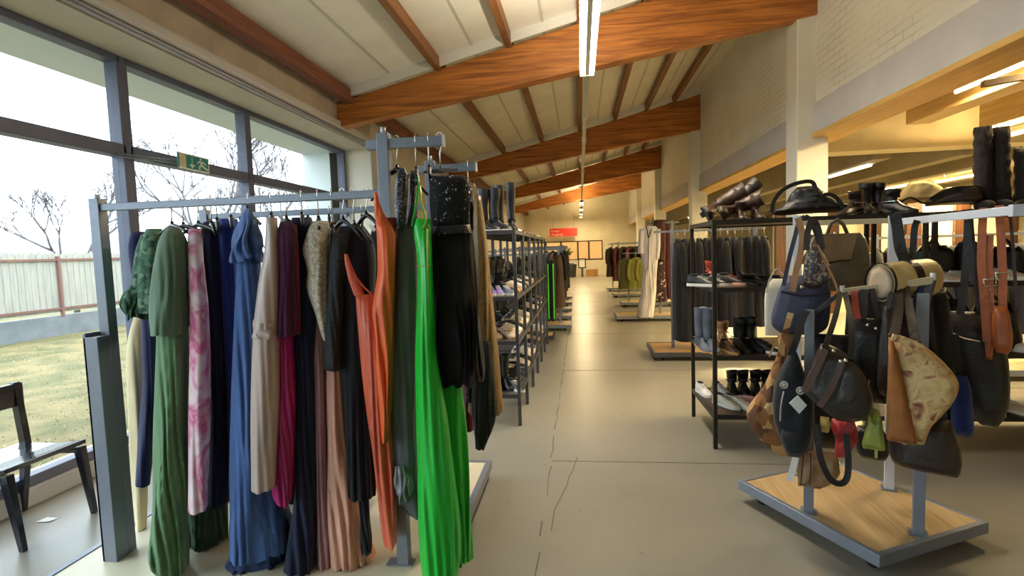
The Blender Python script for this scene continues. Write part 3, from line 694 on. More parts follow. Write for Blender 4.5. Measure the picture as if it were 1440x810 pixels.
# ================================================================== SHOES
def sole_w(t):
    pts = [(0, .012), (.06, .028), (.15, .033), (.4, .031), (.7, .044), (.85, .041), (.95, .026), (1, .006)]
    for a, b in zip(pts, pts[1:]):
        if a[0] <= t <= b[0]: return a[1] + (b[1] - a[1]) * (t - a[0]) / (b[0] - a[0])
    return .006
def lerp_tab(tab, t):
    for a, b in zip(tab, tab[1:]):
        if a[0] <= t <= b[0]: return a[1] + (b[1] - a[1]) * (t - a[0]) / (b[0] - a[0])
    return tab[-1][1]
def outline(L, k, z, n=14):
    ts = [i / n for i in range(n + 1)]
    return [Vector((t * L - L / 2, sole_w(t) * k, z(t) if callable(z) else z)) for t in ts] + [Vector((t * L - L / 2, -sole_w(t) * k, z(t) if callable(z) else z)) for t in ts[::-1]]
HT = {'sneaker': [(0, .075), (.06, .10), (.25, .088), (.42, .085), (.6, .066), (.8, .05), (.95, .036), (1, .024)],
      'loafer': [(0, .055), (.06, .075), (.3, .058), (.45, .062), (.6, .055), (.8, .045), (1, .022)],
      'pump': [(0, .10), (.06, .115), (.25, .085), (.4, .058), (.6, .045), (.8, .04), (1, .016)],
      'ankle_boot': [(0, .07), (.06, .1), (.3, .11), (.45, .1), (.6, .07), (.8, .052), (1, .026)],
      'boot': [(0, .07), (.06, .1), (.3, .11), (.45, .1), (.6, .07), (.8, .052), (1, .026)]}
_shoe = {}
def shoe_meshes(kind, mats, H=.3):
    key = (kind, tuple(m.name for m in mats), H)
    if key in _shoe: return _shoe[key]
    up, so, ex = mats; L = .27; parts = []
    hs = .024 if kind == 'sneaker' else .014
    heel = {'pump': .06, 'boot': .03, 'ankle_boot': .035}.get(kind, 0)
    zb = lambda t: heel * max(0, 1 - t / .55) if t < .55 else 0.0
    # sole
    m = MB(); m.loft([outline(L, 1.04, zb), outline(L, 1.06, lambda t: zb(t) + hs * .5), outline(L, 1.02, lambda t: zb(t) + hs)], True, True, False)
    if heel:
        w = .022 if kind != 'pump' else .014
        m.loft([[Vector((-L / 2 + .035 + w * a * k, w * b * k, z)) for a, b in ((-1, -1), (1, -1), (1, 1), (-1, 1))] for z, k in ((0, .7), (heel * .5, .8), (heel + .004, 1.15))], True, True, False)
    parts.append(('sole', m.mesh('sole', so)))
    rings = []
    for i in range(15):
        t = i / 14; w = sole_w(t) * (1.0); z0 = zb(t) + hs * .8; h = lerp_tab(HT[kind], t) + (0 if kind == 'pump' else heel * max(0, 1 - t / .6))
        h = max(h, z0 + .008); ring = []
        for k in range(12):
            a = PI * k / 11; ring.append(Vector((t * L - L / 2, w * math.copysign(abs(math.cos(a)) ** .7, math.cos(a)) * (1 - .25 * math.sin(a)), z0 + (h - z0) * math.sin(a) ** .8)))
        rings.append(ring)
    m = MB().loft(rings, True, True)
    if kind in ('boot', 'ankle_boot'):
        top = H if kind == 'boot' else .17; rr = []
        nz = 9
        for i in range(nz):
            q = i / (nz - 1); z = .07 + heel * .6 + (top - .07) * q; rx = .046 + .012 * q + .004 * math.sin(q * 9); ry = .036 + .014 * q
            rr.append([Vector((-L / 2 + .075 - .008 * math.sin(q * 5) + rx * math.cos(2 * PI * k / 16), ry * math.sin(2 * PI * k / 16), z + .006 * math.sin(k * .8 + q * 4) * q)) for k in range(16)])
        m.loft(rr, True, False)
        inner = [[(p - Vector((-L / 2 + .075, 0, 0))) * .9 + Vector((-L / 2 + .075, 0, p.z * .1 - .0)) for p in rr[-1]]]
        inner.append([p - Vector((0, 0, .06)) for p in inner[0]])
        m.loft([rr[-1], inner[0], inner[1]], False, True)
    parts.insert(0, ('upper', m.mesh('upper', up)))
    if kind == 'sneaker':
        m = MB()
        for i in range(5):
            t = .38 + .065 * i; z = lerp_tab(HT[kind], t) + .001
            m.bar((t * L - L / 2, -.02, z - .006), (t * L - L / 2 + .006, .02, z - .006), .007, .012)
        parts.append(('laces', m.mesh('laces', ex)))
        m = MB(); m.ball((-L / 2 + .062, 0, .093), .046, .024, .008, 14, 6); parts.append(('lining', m.mesh('lining', BLACKC)))
    elif kind in ('loafer', 'pump'):
        m = MB(); m.ball((-L / 2 + .085, 0, .066 if kind == 'loafer' else .082), .068, .023, .009, 14, 6); parts.append(('lining', m.mesh('lining', ex)))
    else:
        m = MB(); m.bar((-L / 2 + .02, .04, .1), (-L / 2 + .13, .036, .1), .012, .004); m.bar((-L / 2 + .02, -.04, .1), (-L / 2 + .13, -.036, .1), .012, .004)
        parts.append(('ankle_strap', m.mesh('ankle_strap', ex)))
    _shoe[key] = parts; return parts
KN = {'sneaker': 'sneaker', 'loafer': 'shoe', 'pump': 'high_heel_shoe', 'ankle_boot': 'ankle_boot', 'boot': 'boot'}
def shoe(kind, loc, rz, mats, label, group, H=.3, scale=1.0, rx=0.0):
    r = thing(KN[kind], label, 'boot' if 'boot' in kind else 'shoe', loc, group, rz)
    r.rotation_euler = (rx, 0, rz); r.scale = (scale,) * 3
    up_ = None
    for nm, me in shoe_meshes(kind, mats, H):
        o = inst(me, nm, up_ if nm in ('laces', 'lining', 'ankle_strap') else r)
        if nm == 'upper': up_ = o
    return r
LB = leather('black_leather', (24, 23, 24)); LBR = leather('brown_leather', (66, 44, 32)); LDB = leather('dark_brown_leather', (46, 34, 28)); LTAN = leather('tan_leather', (176, 128, 84))
LBE = leather('beige_suede', (196, 172, 146), .8); LW = leather('white_leather', (226, 222, 216), .5); LGR = leather('grey_suede', (92, 98, 112), .75); LRED = leather('red_leather', (190, 74, 52)); LPK = leather('pink_leather', (222, 178, 176), .5)
LNV = leather('navy_suede', (40, 46, 66), .7); LOL = leather('olive_suede', (96, 92, 60), .8)
RW = M('white_rubber', (230, 226, 216), .6); RB = BLACK_RUBBER; RG = M('gum_rubber', (196, 150, 96), .6)
PINKB = pattern('pink_blue_mesh', [(.35, (70, 140, 190)), (.5, (120, 110, 190)), (.62, (230, 80, 170))], 9, 'noise', .6, (1, 1, 1), .5, .1)

# ================================================================== SHOE SHELVES
def shelf_unit(label, x0, x1, y0, y1, levels, mat, board, group):
    r = thing('shoe_shelf', label, 'shelf', ((x0 + x1) / 2, (y0 + y1) / 2, 0), group)
    for x in (x0, x1):
        for y in (y0, y1):
            MB().box(x - .015, x + .015, y - .015, y + .015, 0, levels[0]).build('leg', mat, r, bevel=.002)
    for z in levels:
        MB().box(x0 + .012, x1 - .012, y0 + .012, y1 - .012, z - .022, z).build('shelf_board', board, r)
        m = MB()
        for a, b, c, d in ((x0 + .015, x1 - .015, y0 - .014, y0 + .012), (x0 + .015, x1 - .015, y1 - .012, y1 + .014), (x0 - .014, x0 + .012, y0 + .015, y1 - .015), (x1 - .012, x1 + .014, y0 + .015, y1 - .015)): m.box(a, b, c, d, z - .034, z + .002)
        m.build('shelf_frame', mat, r)
    return r
SG = 'shoe shelves along the left of the aisle'
LLEV = (1.79, 1.19, .785, .29)
ORD = ['nearest', 'second', 'third', 'fourth', 'fifth', 'sixth']
LSX0, LSX1 = -1.12, -.58
UY = [4.70 + .70 * i for i in range(6)]
for i, y in enumerate(UY):
    shelf_unit('%s grey steel shoe shelf of the row left of the aisle' % ORD[i], LSX0, LSX1, y, y + .67, LLEV, DARK_METAL, M('shelf_grey_board', (88, 82, 78), .5), SG)
SGR = 'shoes on the left shelf row'
LEVN = ['top board', 'second board', 'third board', 'lowest board']
combo = [('sneaker', (LGR, RW, LW), 'grey sneaker'), ('loafer', (LBR, RB, LTAN), 'brown slip-on shoe'), ('ankle_boot', (LB, RB, LB), 'black ankle boot'), ('sneaker', (LBE, RW, LW), 'beige sneaker'),
         ('pump', (LB, RB, LBE), 'black heeled shoe'), ('ankle_boot', (LDB, RB, LBR), 'dark brown ankle boot'), ('loafer', (LTAN, RG, LBE), 'tan slip-on shoe'), ('sneaker', (LW, RW, LW), 'white sneaker'), ('loafer', (LB, RB, LB), 'black slip-on shoe')]
k = 0
PW = ['near', 'middle', 'far']
for i, y in enumerate(UY):
    for li, z in enumerate(LLEV):
        if li == 0 and i < 1: continue
        n = 3 if i < 3 else 2
        for j in range(n):
            if i == 0 and j == 0: continue
            kd, mt, nm = combo[(k * 4 + li * 2 + i) % len(combo)]; k += 1
            if li == 0 and kd == 'ankle_boot' and i in (1, 2): kd, mt, nm = combo[1]
            for s in (0, 1):
                yy = y + .12 + (.44 / max(1, n - 1)) * j + s * .095 - .04
                shoe(kd, (LSX1 - .155, yy, z + .001), 0 + rnd.uniform(-.06, .06), mt, '%s, %s of %s pair, %s of %s left shelf' % (nm, ('left', 'right')[s], ('near', 'middle', 'far')[j] if n == 3 else ('near', 'far')[j], LEVN[li], ORD[i]), SGR)
# end of the nearest unit, seen from the aisle
x_ = lambda px, py, Y: AY(px, py, Y).x
for px, lab, H in ((690, 'black tall boot left of the pair on the nearest left shelf top', .38), (706, 'black tall boot right of the pair on the nearest left shelf top', .38)):
    shoe('boot', (x_(px, 322, 4.88) - .02, 4.90, 1.792), R_(-28), (LB, RW, LB), lab, SGR, H)
shoe('boot', (x_(719, 322, 4.86) - .02, 5.12, 1.792), R_(-75), (LB, RB, LB), 'taller black boot at the aisle corner of the nearest left shelf top', SGR, .46)
shoe('boot', (x_(712, 322, 4.86) - .1, 5.2, 1.792), R_(-75), (LB, RB, LB), 'black tall boot behind the corner boot on the nearest left shelf top', SGR, .45)
for px, Y, z, kd, mt, rz, lab in ((692, 4.9, 1.192, 'sneaker', (PINKB, RW, LW), -70, 'pink and blue running shoe at the near end of the left shelf'),
        (702, 4.92, 1.192, 'sneaker', (PINKB, RW, LW), -70, 'pink and blue running shoe nearer the shelf leg, white heel'),
        (714, 4.92, 1.192, 'sneaker', (LGR, RW, LW), -60, 'grey sneaker beside the pink and blue running shoes'),
        (696, 4.9, .787, 'loafer', (LBE, RG, LBE), -60, 'beige suede shoe at the near end of the third board, left'),
        (712, 4.9, .787, 'loafer', (LBE, RG, LBE), -40, 'beige suede shoe at the near end of the third board, right'),
        (698, 5.1, .787, 'sneaker', (LPK, RW, LW), -60, 'pink sneaker behind the beige suede shoes'),
        (694, 4.92, .292, 'boot', (LB, RB, LB), -60, 'black boot at the near end of the lowest left board, left'),
        (710, 4.92, .292, 'boot', (LB, RB, LB), -60, 'black boot at the near end of the lowest left board, middle'),
        (722, 4.86, .292, 'sneaker', (LB, RW, LW), -50, 'black and white sneaker near the front leg on the lowest left board')):
    shoe(kd, (x_(px, 450, Y), Y, z), R_(rz), mt, lab, SGR, .3)

for i in range(3):
    for li in (1, 2):
        for j in range(3):
            shoe('boot', (LSX0 + .17, UY[i] + .14 + .2 * j, LLEV[li] + .001), R_(rnd.uniform(-12, 12)), ((LB, RB, LB), (LDB, RB, LBR), (LB, RB, CHROME))[(i + j) % 3],
                 '%s boot, back row, %s along %s of %s left shelf' % (('black', 'dark brown', 'black buckled')[(i + j) % 3], ('first', 'second', 'third')[j], LEVN[li], ORD[i]), SGR, .3 + .03 * ((i + j) % 2))
# ---- the black shelf on the right
RG_ = 'black shoe shelves behind the bag rack'
RLEV = (1.78, 1.265, .735, .27)
shelf_unit('black steel shoe shelf with four boards standing behind the handbag rack', 1.02, 2.50, 4.2, 5.0, RLEV, BLACK_METAL, SHELF_WOOD, RG_)
shelf_unit('second black steel shoe shelf, mostly hidden behind the dark bags', 2.56, 4.04, 4.2, 5.0, RLEV, BLACK_METAL, SHELF_WOOD, RG_)
RS = 'shoes on the black shelf'
def rshoe(px, Y, lev, kd, mt, rz, lab, H=.3, sc=1.0, dz=.002, rx=0):
    z = RLEV[lev] + dz; p = AY(px, 350, Y)
    shoe(kd, (p.x, Y, z), R_(rz), mt, lab, RS, H, sc, rx)
# second board
rshoe(988, 4.36, 1, 'sneaker', (LB, RW, LW), -40, 'black sneaker with white sole at the left end of the second board')
rshoe(1006, 4.4, 1, 'sneaker', (LB, RW, LW), -40, 'second black white-soled sneaker just right of the shelf post')
rshoe(1030, 4.42, 1, 'sneaker', (LDB, leather('peach_sole', (226, 176, 146)), LRED), -35, 'dark brown sneaker with a peach sole and red laces')
rshoe(1000, 4.72, 1, 'ankle_boot', (LRED, RB, LRED), -100, 'orange-red ankle boot standing behind the black sneakers')
for q, px in enumerate((1052, 1066, 1082, 1096)):
    rshoe(px, 4.38, 1, 'pump' if q < 2 else 'loafer', (LB, RB, LDB), -70, ('black heeled shoe with silver buckle, first from the peach-soled sneaker', 'black heeled shoe, second from the peach-soled sneaker', 'flat black shoe third from the peach-soled sneaker', 'flat black shoe just left of the white rack post')[q])
# third board
rshoe(988, 4.42, 2, 'boot', (LGR, RG, LGR), -80, 'grey suede tall boot at the left end of the third board', .33)
rshoe(1000, 4.36, 2, 'boot', (LGR, RG, LGR), -80, 'grey suede tall boot nearer the front post', .33)
rshoe(1024, 4.34, 2, 'sneaker', (LBR, RG, LTAN), -80, 'brown sneaker with gum sole on the third board')
rshoe(1018, 4.7, 2, 'ankle_boot', (LTAN, RG, LTAN), -90, 'tan ankle boot behind the brown gum-soled sneaker')
rshoe(1044, 4.4, 2, 'boot', (LB, RB, CHROME), -80, 'black boot with strap in the middle of the third board', .24)
rshoe(1060, 4.4, 2, 'boot', (LB, RB, CHROME), -75, 'black boot with strap right beside its twin', .24)
rshoe(1078, 4.32, 2, 'sneaker', (LB, RW, LB), -60, 'black sneaker with pale sole beside the black boots')
# lowest board
rshoe(988, 4.78, 3, 'sneaker', (LW, RW, LW), -78, 'white sneaker at the rear left of the lowest board')
rshoe(1012, 4.80, 3, 'sneaker', (LW, RW, LW), -75, 'white sneaker at the rear, right of the front post')
rshoe(1020, 4.42, 3, 'sneaker', (leather('offwhite_leather', (212, 204, 186)), RW, LW), -55, 'off-white sneaker at the front of the lowest board, left')
rshoe(1038, 4.40, 3, 'sneaker', (leather('offwhite_leather', (212, 204, 186)), RW, LW), -50, 'off-white sneaker at the front of the lowest board, right')
rshoe(1060, 4.45, 3, 'loafer', (LPK, RW, LPK), -30, 'pale pink slip-on shoe on the lowest board')
for q, px in enumerate((1030, 1046, 1064, 1080)):
    rshoe(px, 4.82, 3, 'ankle_boot', (LB, RB, LB), -95, 'black ankle boot in the rear row of the lowest board, %s' % ('behind the off-white sneakers', 'second along', 'third along', 'farthest right of four')[q], .17)
# far right board ends (behind the dark bags)
for q, (px, lev, kd, mt, lab) in enumerate(((1432, 2, 'sneaker', (LW, RW, LW), 'white sneaker behind the black bags at the right edge, upper'), (1434, 3, 'sneaker', (LBE, RW, LW), 'beige sneaker at the right edge on the lower board'),
        (1390, 3, 'pump', (LW, RW, LBE), 'white heeled shoe seen below the big black bag'), (1330, 1, 'loafer', (LBE, RW, LBE), 'beige slip-on shoe behind the barrel bag'), (1362, 1, 'loafer', (LW, RW, LBE), 'white slip-on shoe behind the brown straps'), (1418, 1, 'sneaker', (LBE, RW, LW), 'beige sneaker right of the brown straps on the second board'))):
    rshoe(px, 4.3, lev, kd, mt, -60, lab)
# ---- things lying on top of the black shelf
TG = 'boots and bags on top of the black shelf'
def flop(name, label, cat, pts, Y, radii, mat, sole=None, parts=()):
    """a slouched boot or bag laid along a path"""
    P = [AY(x, y, Y) for x, y in pts]
    PP = []; RR = []
    for i in range(len(P) - 1):
        for q in range(4):
            t = q / 4; PP.append(P[i].lerp(P[i + 1], t)); RR.append((radii[i] + (radii[i + 1] - radii[i]) * t) * (1 + .05 * math.sin(9 * (i + t))))
    PP.append(P[-1]); RR.append(radii[-1])
    r = thing(name, label, cat, (P[0].x, Y, min(p.z for p in P)), TG)
    MB().tube(PP, RR, 14).build('shaft', mat, r)
    if sole:
        S = [p + Vector((0, 0, -radii[0] * .8)) for p in P[:2]]
        MB().bar(S[0] + Vector((-.03, 0, 0)), S[1], .08, .014, (0, 0, 1)).build('sole', sole, r)
    return r
shoe('boot', (AY(990, 300, 4.6).x, 4.62, 1.85), R_(-95), (LBR, RB, LBR), 'brown leather boot lying on its side at the left end of the shelf top', TG, .25, 1.45, R_(-60))
shoe('boot', (AY(1030, 300, 4.8).x, 4.84, 1.85), R_(-85), (LDB, RB, LDB), 'dark brown leather boot leaning over behind the lying brown boot', TG, .25, 1.4, R_(-42))
shoe('boot', (AY(1018, 300, 4.36).x, 4.42, 1.84), R_(-110), (LBR, RB, LBR), 'brown boot lying in front on the shelf top with its shaft to the right', TG, .22, 1.3, R_(-68))
shoe('ankle_boot', (AY(1044, 300, 4.3).x, 4.34, 1.782), R_(-95), (LBR, RB, LBR), 'brown ankle boot, left one of the front pair on the shelf top', TG, .15, .75)
shoe('ankle_boot', (AY(1068, 300, 4.3).x, 4.34, 1.782), R_(-85), (LBR, RB, LBR), 'brown ankle boot, right one of the front pair on the shelf top', TG, .15, .75)
def bag(name, label, rows, Y, b, mat, group, parts=(), power=2.6, folds=.004, cat='bag', seed=3, M_=34, fr=9):
    base, d, u = plane_of(rows, Y)
    mb = loft_rows(rows, Y, b, folds, fr, power, M_, 36, (True, True), 'bag', seed)
    r = thing(name, label, cat, (base.x, base.y, mb.base().z), group)
    mb.build('bag_body', mat, r)
    for p in parts:
        o = p[2].build(p[0], p[1], r)
    return r
def belt(pts, Y, w=.02, th=.006):
    """flat strap along pixel points; Y one depth or a list of depths"""
    ys = Y if isinstance(Y, (list, tuple)) else [Y] * len(pts)
    P = [AY(x, y, q) for (x, y), q in zip(pts, ys)]
    S = []
    for i in range(len(P) - 1):
        p0 = P[max(0, i - 1)]; p1, p2 = P[i], P[i + 1]; p3 = P[min(len(P) - 1, i + 2)]
        for k in range(5):
            t = k / 5; S.append(.5 * ((2 * p1) + (p2 - p0) * t + (2 * p0 - 5 * p1 + 4 * p2 - p3) * t * t + (3 * p1 - p0 - 3 * p2 + p3) * t ** 3))
    S.append(P[-1]); rings = []
    for i, p in enumerate(S):
        d = (S[min(i + 1, len(S) - 1)] - S[max(i - 1, 0)]).normalized()
        v = Vector((p.x, p.y, 0)).normalized(); s = d.cross(v).normalized(); nrm = s.cross(d).normalized()
        rings.append([p + s * (w / 2) * a + nrm * (th / 2) * b for a, b in ((-1, -1), (1, -1), (1, 1), (-1, 1))])
    return MB().loft(rings, True, True, False)
bag('slouch_bag', 'black slouchy bag with looped handles lying on the shelf top by the column', [(262, 1122, 1146), (272, 1112, 1160), (284, 1104, 1178), (293, 1090, 1194), (300, 1084, 1198)], 4.6, .1, LB, TG,
    [('handle', LB, belt([(1086, 300), (1088, 284), (1100, 268), (1120, 258), (1142, 256), (1148, 272)], 4.42, .03, .02)), ('handle', LB, belt([(1148, 292), (1160, 274), (1176, 278), (1188, 296)], 4.42, .03, .012))], folds=.014, seed=9)
shoe('boot', (AY(1222, 300, 4.5).x, 4.5, 1.782), R_(-90), (LB, RB, CHROME), 'black boot with strap on the shelf top, left one of the upright pair', TG, .24)
shoe('boot', (AY(1240, 300, 4.5).x, 4.5, 1.782), R_(-88), (LB, RB, CHROME), 'black boot with strap on the shelf top, right one of the upright pair', TG, .24)
shoe('ankle_boot', (AY(1196, 300, 4.4).x, 4.4, 1.782), R_(-150), (LDB, RB, CHROME), 'dark ankle boot with metal buckles on the shelf top beside the upright pair', TG, .17)
shoe('ankle_boot', (AY(1262, 300, 4.4).x, 4.38, 1.782), R_(-60), (LB, RB, CHROME), 'black ankle boot on the shelf top before the beige hat bag', TG, .17)
bag('soft_bag', 'beige soft cloth bag lying on the shelf top between dark boots', [(255, 1284, 1304), (264, 1270, 1322), (274, 1262, 1334), (284, 1258, 1340)], 4.7, .13, cloth('beige_felt', (206, 178, 116)), TG, [('strap', LDB, belt([(1262, 288), (1280, 278), (1300, 286), (1322, 278)], 4.5, .014))], folds=.012, seed=12)
bag('clutch_bag', 'flat dark brown bag lying on the shelf top left of the tall boots', [(262, 1330, 1376), (272, 1312, 1380), (282, 1300, 1382), (288, 1302, 1380)], 4.45, .12, LDB, TG, [('flap', LB, belt([(1310, 282), (1340, 268), (1374, 266)], 4.33, .05, .01))], folds=.01, seed=13)
FUR = M('dark_fur_suede', (42, 37, 33), .9, noise=.25, nscale=30, bump=.6, bscale=60)
for q, (x0, x1, lab) in enumerate(((1367, 1396, 'tall dark suede boot on the shelf top, left one of the tall pair'), (1392, 1421, 'tall dark suede boot on the shelf top, right one of the tall pair'),
                                   (1424, 1456, 'dark tall boot on the shelf top at the right edge of the photo'))):
    t_ = 178 if q < 2 else 206; rows = [(t_, x0 + 2, x1 - 1), (t_ + 8, x0, x1)] + [(yy, x0 + (1.8 if (yy // 9) % 2 else -1) + 1, x1 + (1.6 if (yy // 9) % 2 else -1)) for yy in range(t_ + 14, 262, 9)] + [(268, x0 + 2, x1 + 1), (280, x0 - 2, x1 + 2), (287, x0 - 4, x1 + 2)]
    base, d, u = plane_of(rows, 4.45); r = thing('boot', lab, 'boot', (base.x, base.y, 1.785), TG)
    loft_rows(rows, 4.45, .075, .004, 20, 2.0, 40, 30, (True, True), 'bag', 70 + q).build('shaft', FUR, r)
    c = AY((x0 + x1) / 2, 286, 4.36); MB().box(c.x - .05, c.x + .05, 4.26, 4.5, 1.784, 1.80).build('sole', RB, r)
    MB().ball((c.x, 4.34, 1.82), .048, .09, .04).build('toe', FUR, r)
# ================================================================== HANDBAG RACK ON ITS WOODEN PLATFORM
c1, c2, c3 = FL(1040, 674, .13), FL(1237, 782, .13), FL(1391, 734, .13)
ux = (c3 - c2); ux.z = 0; ly = (c1 - c2); ly.z = 0
ux_n = ux.normalized(); vy_n = Vector((-ux_n.y, ux_n.x, 0)); W_, D_ = ux.length, ly.length
def PB(a, b, z): return Vector((c2.x, c2.y, 0)) + ux_n * a + vy_n * b + Vector((0, 0, z))
br = thing('bag_rack', 'light grey handbag rack on a castored plywood platform right of the aisle', 'rack', PB(W_ / 2, D_ / 2, 0))
def obox(m, a0, a1, b0, b1, z0, z1):
    vs = [PB(a, b, z) for a in (a0, a1) for b in (b0, b1) for z in (z0, z1)]
    return m.add(vs, [(0, 1, 3, 2), (4, 6, 7, 5), (0, 4, 5, 1), (2, 3, 7, 6), (0, 2, 6, 4), (1, 5, 7, 3)])
obox(MB(), .03, W_ - .03, .03, D_ - .03, .09, .125).build('platform_board', wood_mat('birch_plywood', (184, 152, 106), (206, 176, 130), 'Y', .45), br)
m = MB()
for q in ((0, .03, 0, D_), (W_ - .03, W_, 0, D_), (.03, W_ - .03, 0, .03), (.03, W_ - .03, D_ - .03, D_)): obox(m, q[0], q[1], q[2], q[3], .07, .13)
m.build('platform_rim', METAL, br, bevel=.003)
for a, b in ((.1, .1), (W_ - .1, .1), (.1, D_ - .1), (W_ - .1, D_ - .1)):
    p = PB(a, b, .035); m = MB(); m.tube([p - ux_n * .02, p + ux_n * .02], .034, 16); m.bar(p + Vector((0, 0, .0)), p + Vector((0, 0, .045)), .05, .03); m.build('caster', BLACK_RUBBER, br)
posts = []
for (px, py, top) in ((1137, 718, 1.235), (1291, 749, 1.33), (1250, 686, 1.73), (1120, 665, 1.76)):
    p = FL(px, py, .13); posts.append(p); m = MB(); m.bar((p.x, p.y, .125), (p.x, p.y, top), .048, .048, (0.4, .9, 0)); po = m.build('post', WHITE_METAL if top > 1.5 else METAL, br, bevel=.003)
    MB().bar((p.x, p.y, .125), (p.x, p.y, .131), .08, .08, (.4, .9, 0)).build('foot_plate', METAL, po)
p1, p2, p3, p4 = posts
ra, rb = FL(1256, 313, 1.70), FL(1428, 296, 1.70)
MB().bar(ra, rb, .035, .04).build('rail', WHITE_METAL, br, bevel=.003)
MB().bar(rb, rb + (rb - ra).normalized() * .03, .05, .05).build('rail_end_cap', WHITE_METAL, br)
MB().bar((p4.x, p4.y, 1.71), (p3.x, p3.y, 1.70), .03, .03).build('rail', M('beige_metal', (196, 180, 146), .4, .1), br, bevel=.003)
fa, fb = AY(1184, 411, 2.93), AY(1312, 394, 2.80)
MB().bar(fa, fb, .03, .035).build('rail', M('beige_metal', (196, 180, 146), .4, .1), br, bevel=.003)
for q in (fa, fb): MB().tube([q, q + Vector((0, 0, .035))], .012, 10).build('rail_end_cap', WHITE_METAL, br)
MB().bar((p1.x, p1.y, 1.2), fa, .02, .02).build('rail_bracket', DARK_METAL, br)
MB().bar((p2.x, p2.y, 1.2), fb, .02, .02).build('rail_bracket', DARK_METAL, br)

BG = 'handbags on the bag rack'
NAVB = leather('navy_nylon', (58, 60, 84), .6)
bag('tote_bag', 'navy nylon tote bag hanging highest at the left of the bag rack', [(387, 1106, 1160), (396, 1101, 1167), (412, 1094, 1168), (430, 1088, 1168), (446, 1084, 1167), (458, 1085, 1164), (466, 1092, 1156), (470, 1100, 1146)], 3.12, .07, NAVB, BG,
    [('strap', NAVB, belt([(1102, 402), (1108, 372), (1116, 340), (1124, 312), (1132, 304)], 3.06, .022)), ('strap', NAVB, belt([(1166, 400), (1158, 366), (1148, 330), (1138, 308), (1132, 304)], 3.08, .022)),
     ('seam_band', leather('navy_band', (44, 46, 66), .5), belt([(1098, 410), (1130, 416), (1168, 412)], 3.0, .012, .008)), ('buckle', CHROME, MB().ball(AY(1128, 404, 3.02), .012, .006, .012))], folds=.004)
bag('paper_bag', 'cream stiff paper bag hanging behind the navy tote', [(392, 1086, 1102), (405, 1077, 1108), (420, 1075, 1112), (450, 1075, 1114), (472, 1076, 1116)], 3.3, .05, M('cream_paper', (222, 214, 196), .6), BG,
    [('handle', M('cream_cord', (210, 200, 180), .7), belt([(1078, 412), (1082, 394), (1092, 378), (1104, 390)], 3.26, .01))], power=5, folds=0)
SNAKE = pattern('snake_print', [(0, (66, 54, 50)), (.35, (128, 110, 100)), (.6, (44, 38, 38)), (.85, (160, 144, 130))], 75, 'voronoi', .5)
bag('handbag', 'snake-print handbag with long dark handle above the navy tote', [(344, 1140, 1150), (356, 1134, 1158), (372, 1130, 1166), (390, 1128, 1171), (402, 1136, 1166)], 3.0, .04, SNAKE, BG,
    [('handle', LDB, belt([(1134, 352), (1136, 326), (1142, 310), (1150, 320), (1156, 350)], 2.98, .03)), ('trim', LB, belt([(1130, 398), (1140, 404), (1152, 402), (1160, 396)], 2.95, .02)), ('thin_strap', LTAN, belt([(1150, 345), (1160, 368), (1172, 392), (1180, 414)], 2.93, .01))])
tag(belt([(1122, 306), (1128, 330), (1126, 356), (1120, 380), (1116, 402), (1114, 410)], 3.0, .032, .008).build('belt_strap', LTAN), 'tan leather strap hanging down over the navy tote', 'strap', BG)
SATC = leather('grey_brown_leather', (96, 84, 68), .5); FLAP = leather('taupe_leather', (142, 122, 96), .45)
b_ = bag('satchel', 'grey-brown satchel with a pale flap and looped handle, upper back', [(329, 1124, 1210), (336, 1132, 1218), (350, 1140, 1222), (380, 1144, 1223), (400, 1150, 1220), (409, 1160, 1210)], 3.38, .075, SATC, BG,
    [('flap', FLAP, MB().prism([AY(x, y, 3.255) for x, y in ((1124, 372), (1148, 329), (1206, 328), (1197, 364), (1171, 374), (1134, 371))], (0, .012, 0))),
     ('handle', SATC, strap_px([(1163, 330), (1168, 314), (1178, 309), (1186, 316), (1192, 330)], 3.36, .011, 1)),
     ('strap', LDB, belt([(1150, 398), (1162, 372), (1196, 366)], 3.24, .012)), ('rivet', CHROME, MB().ball(AY(1174, 328, 3.24), .008))], power=3)
# barrel bag
BAR = leather('khaki_cream_leather', (206, 182, 124), .5); a0, a1 = AY(1238, 398, 2.86), AY(1306, 390, 3.0); r = thing('barrel_bag', 'cream barrel-shaped bag with black bands resting on the front rail', 'bag', ((a0.x + a1.x) / 2, 2.93, a0.z - .09), BG)
ax = (a1 - a0).normalized(); rad = .098
def disc_ring(c, rr, n=24):
    s = ax.cross(Vector((0, 0, 1))).normalized(); t = s.cross(ax); return [c + s * rr * math.cos(2 * PI * k / n) * .8 + t * rr * math.sin(2 * PI * k / n) for k in range(n)]
MB().loft([disc_ring(a0, rad * .96), disc_ring(a0 + ax * .01, rad), disc_ring(a0.lerp(a1, .5), rad * 1.02), disc_ring(a1 - ax * .01, rad), disc_ring(a1, rad * .96)], True, True).build('bag_body', BAR, r)
MB().loft([disc_ring(a0 - ax * .004, rad * .9), disc_ring(a0 - ax * .006, rad * .5)], True, True).build('end_panel', LBE, r)
for q, w in ((0.0, .014), (.52, .05)):
    c = a0.lerp(a1, q); MB().loft([disc_ring(c - ax * w / 2, rad * 1.0), disc_ring(c - ax * w / 2, rad * 1.05), disc_ring(c + ax * w / 2, rad * 1.05), disc_ring(c + ax * w / 2, rad * 1.0)], False, False, False).build('black_band', LB, r)
belt([(1276, 372), (1266, 350), (1262, 320), (1258, 300)], 3.0, .05).build('strap', LB, r)
belt([(1282, 372), (1284, 350), (1286, 322), (1290, 310)], 3.05, .03).build('strap', LB, r)
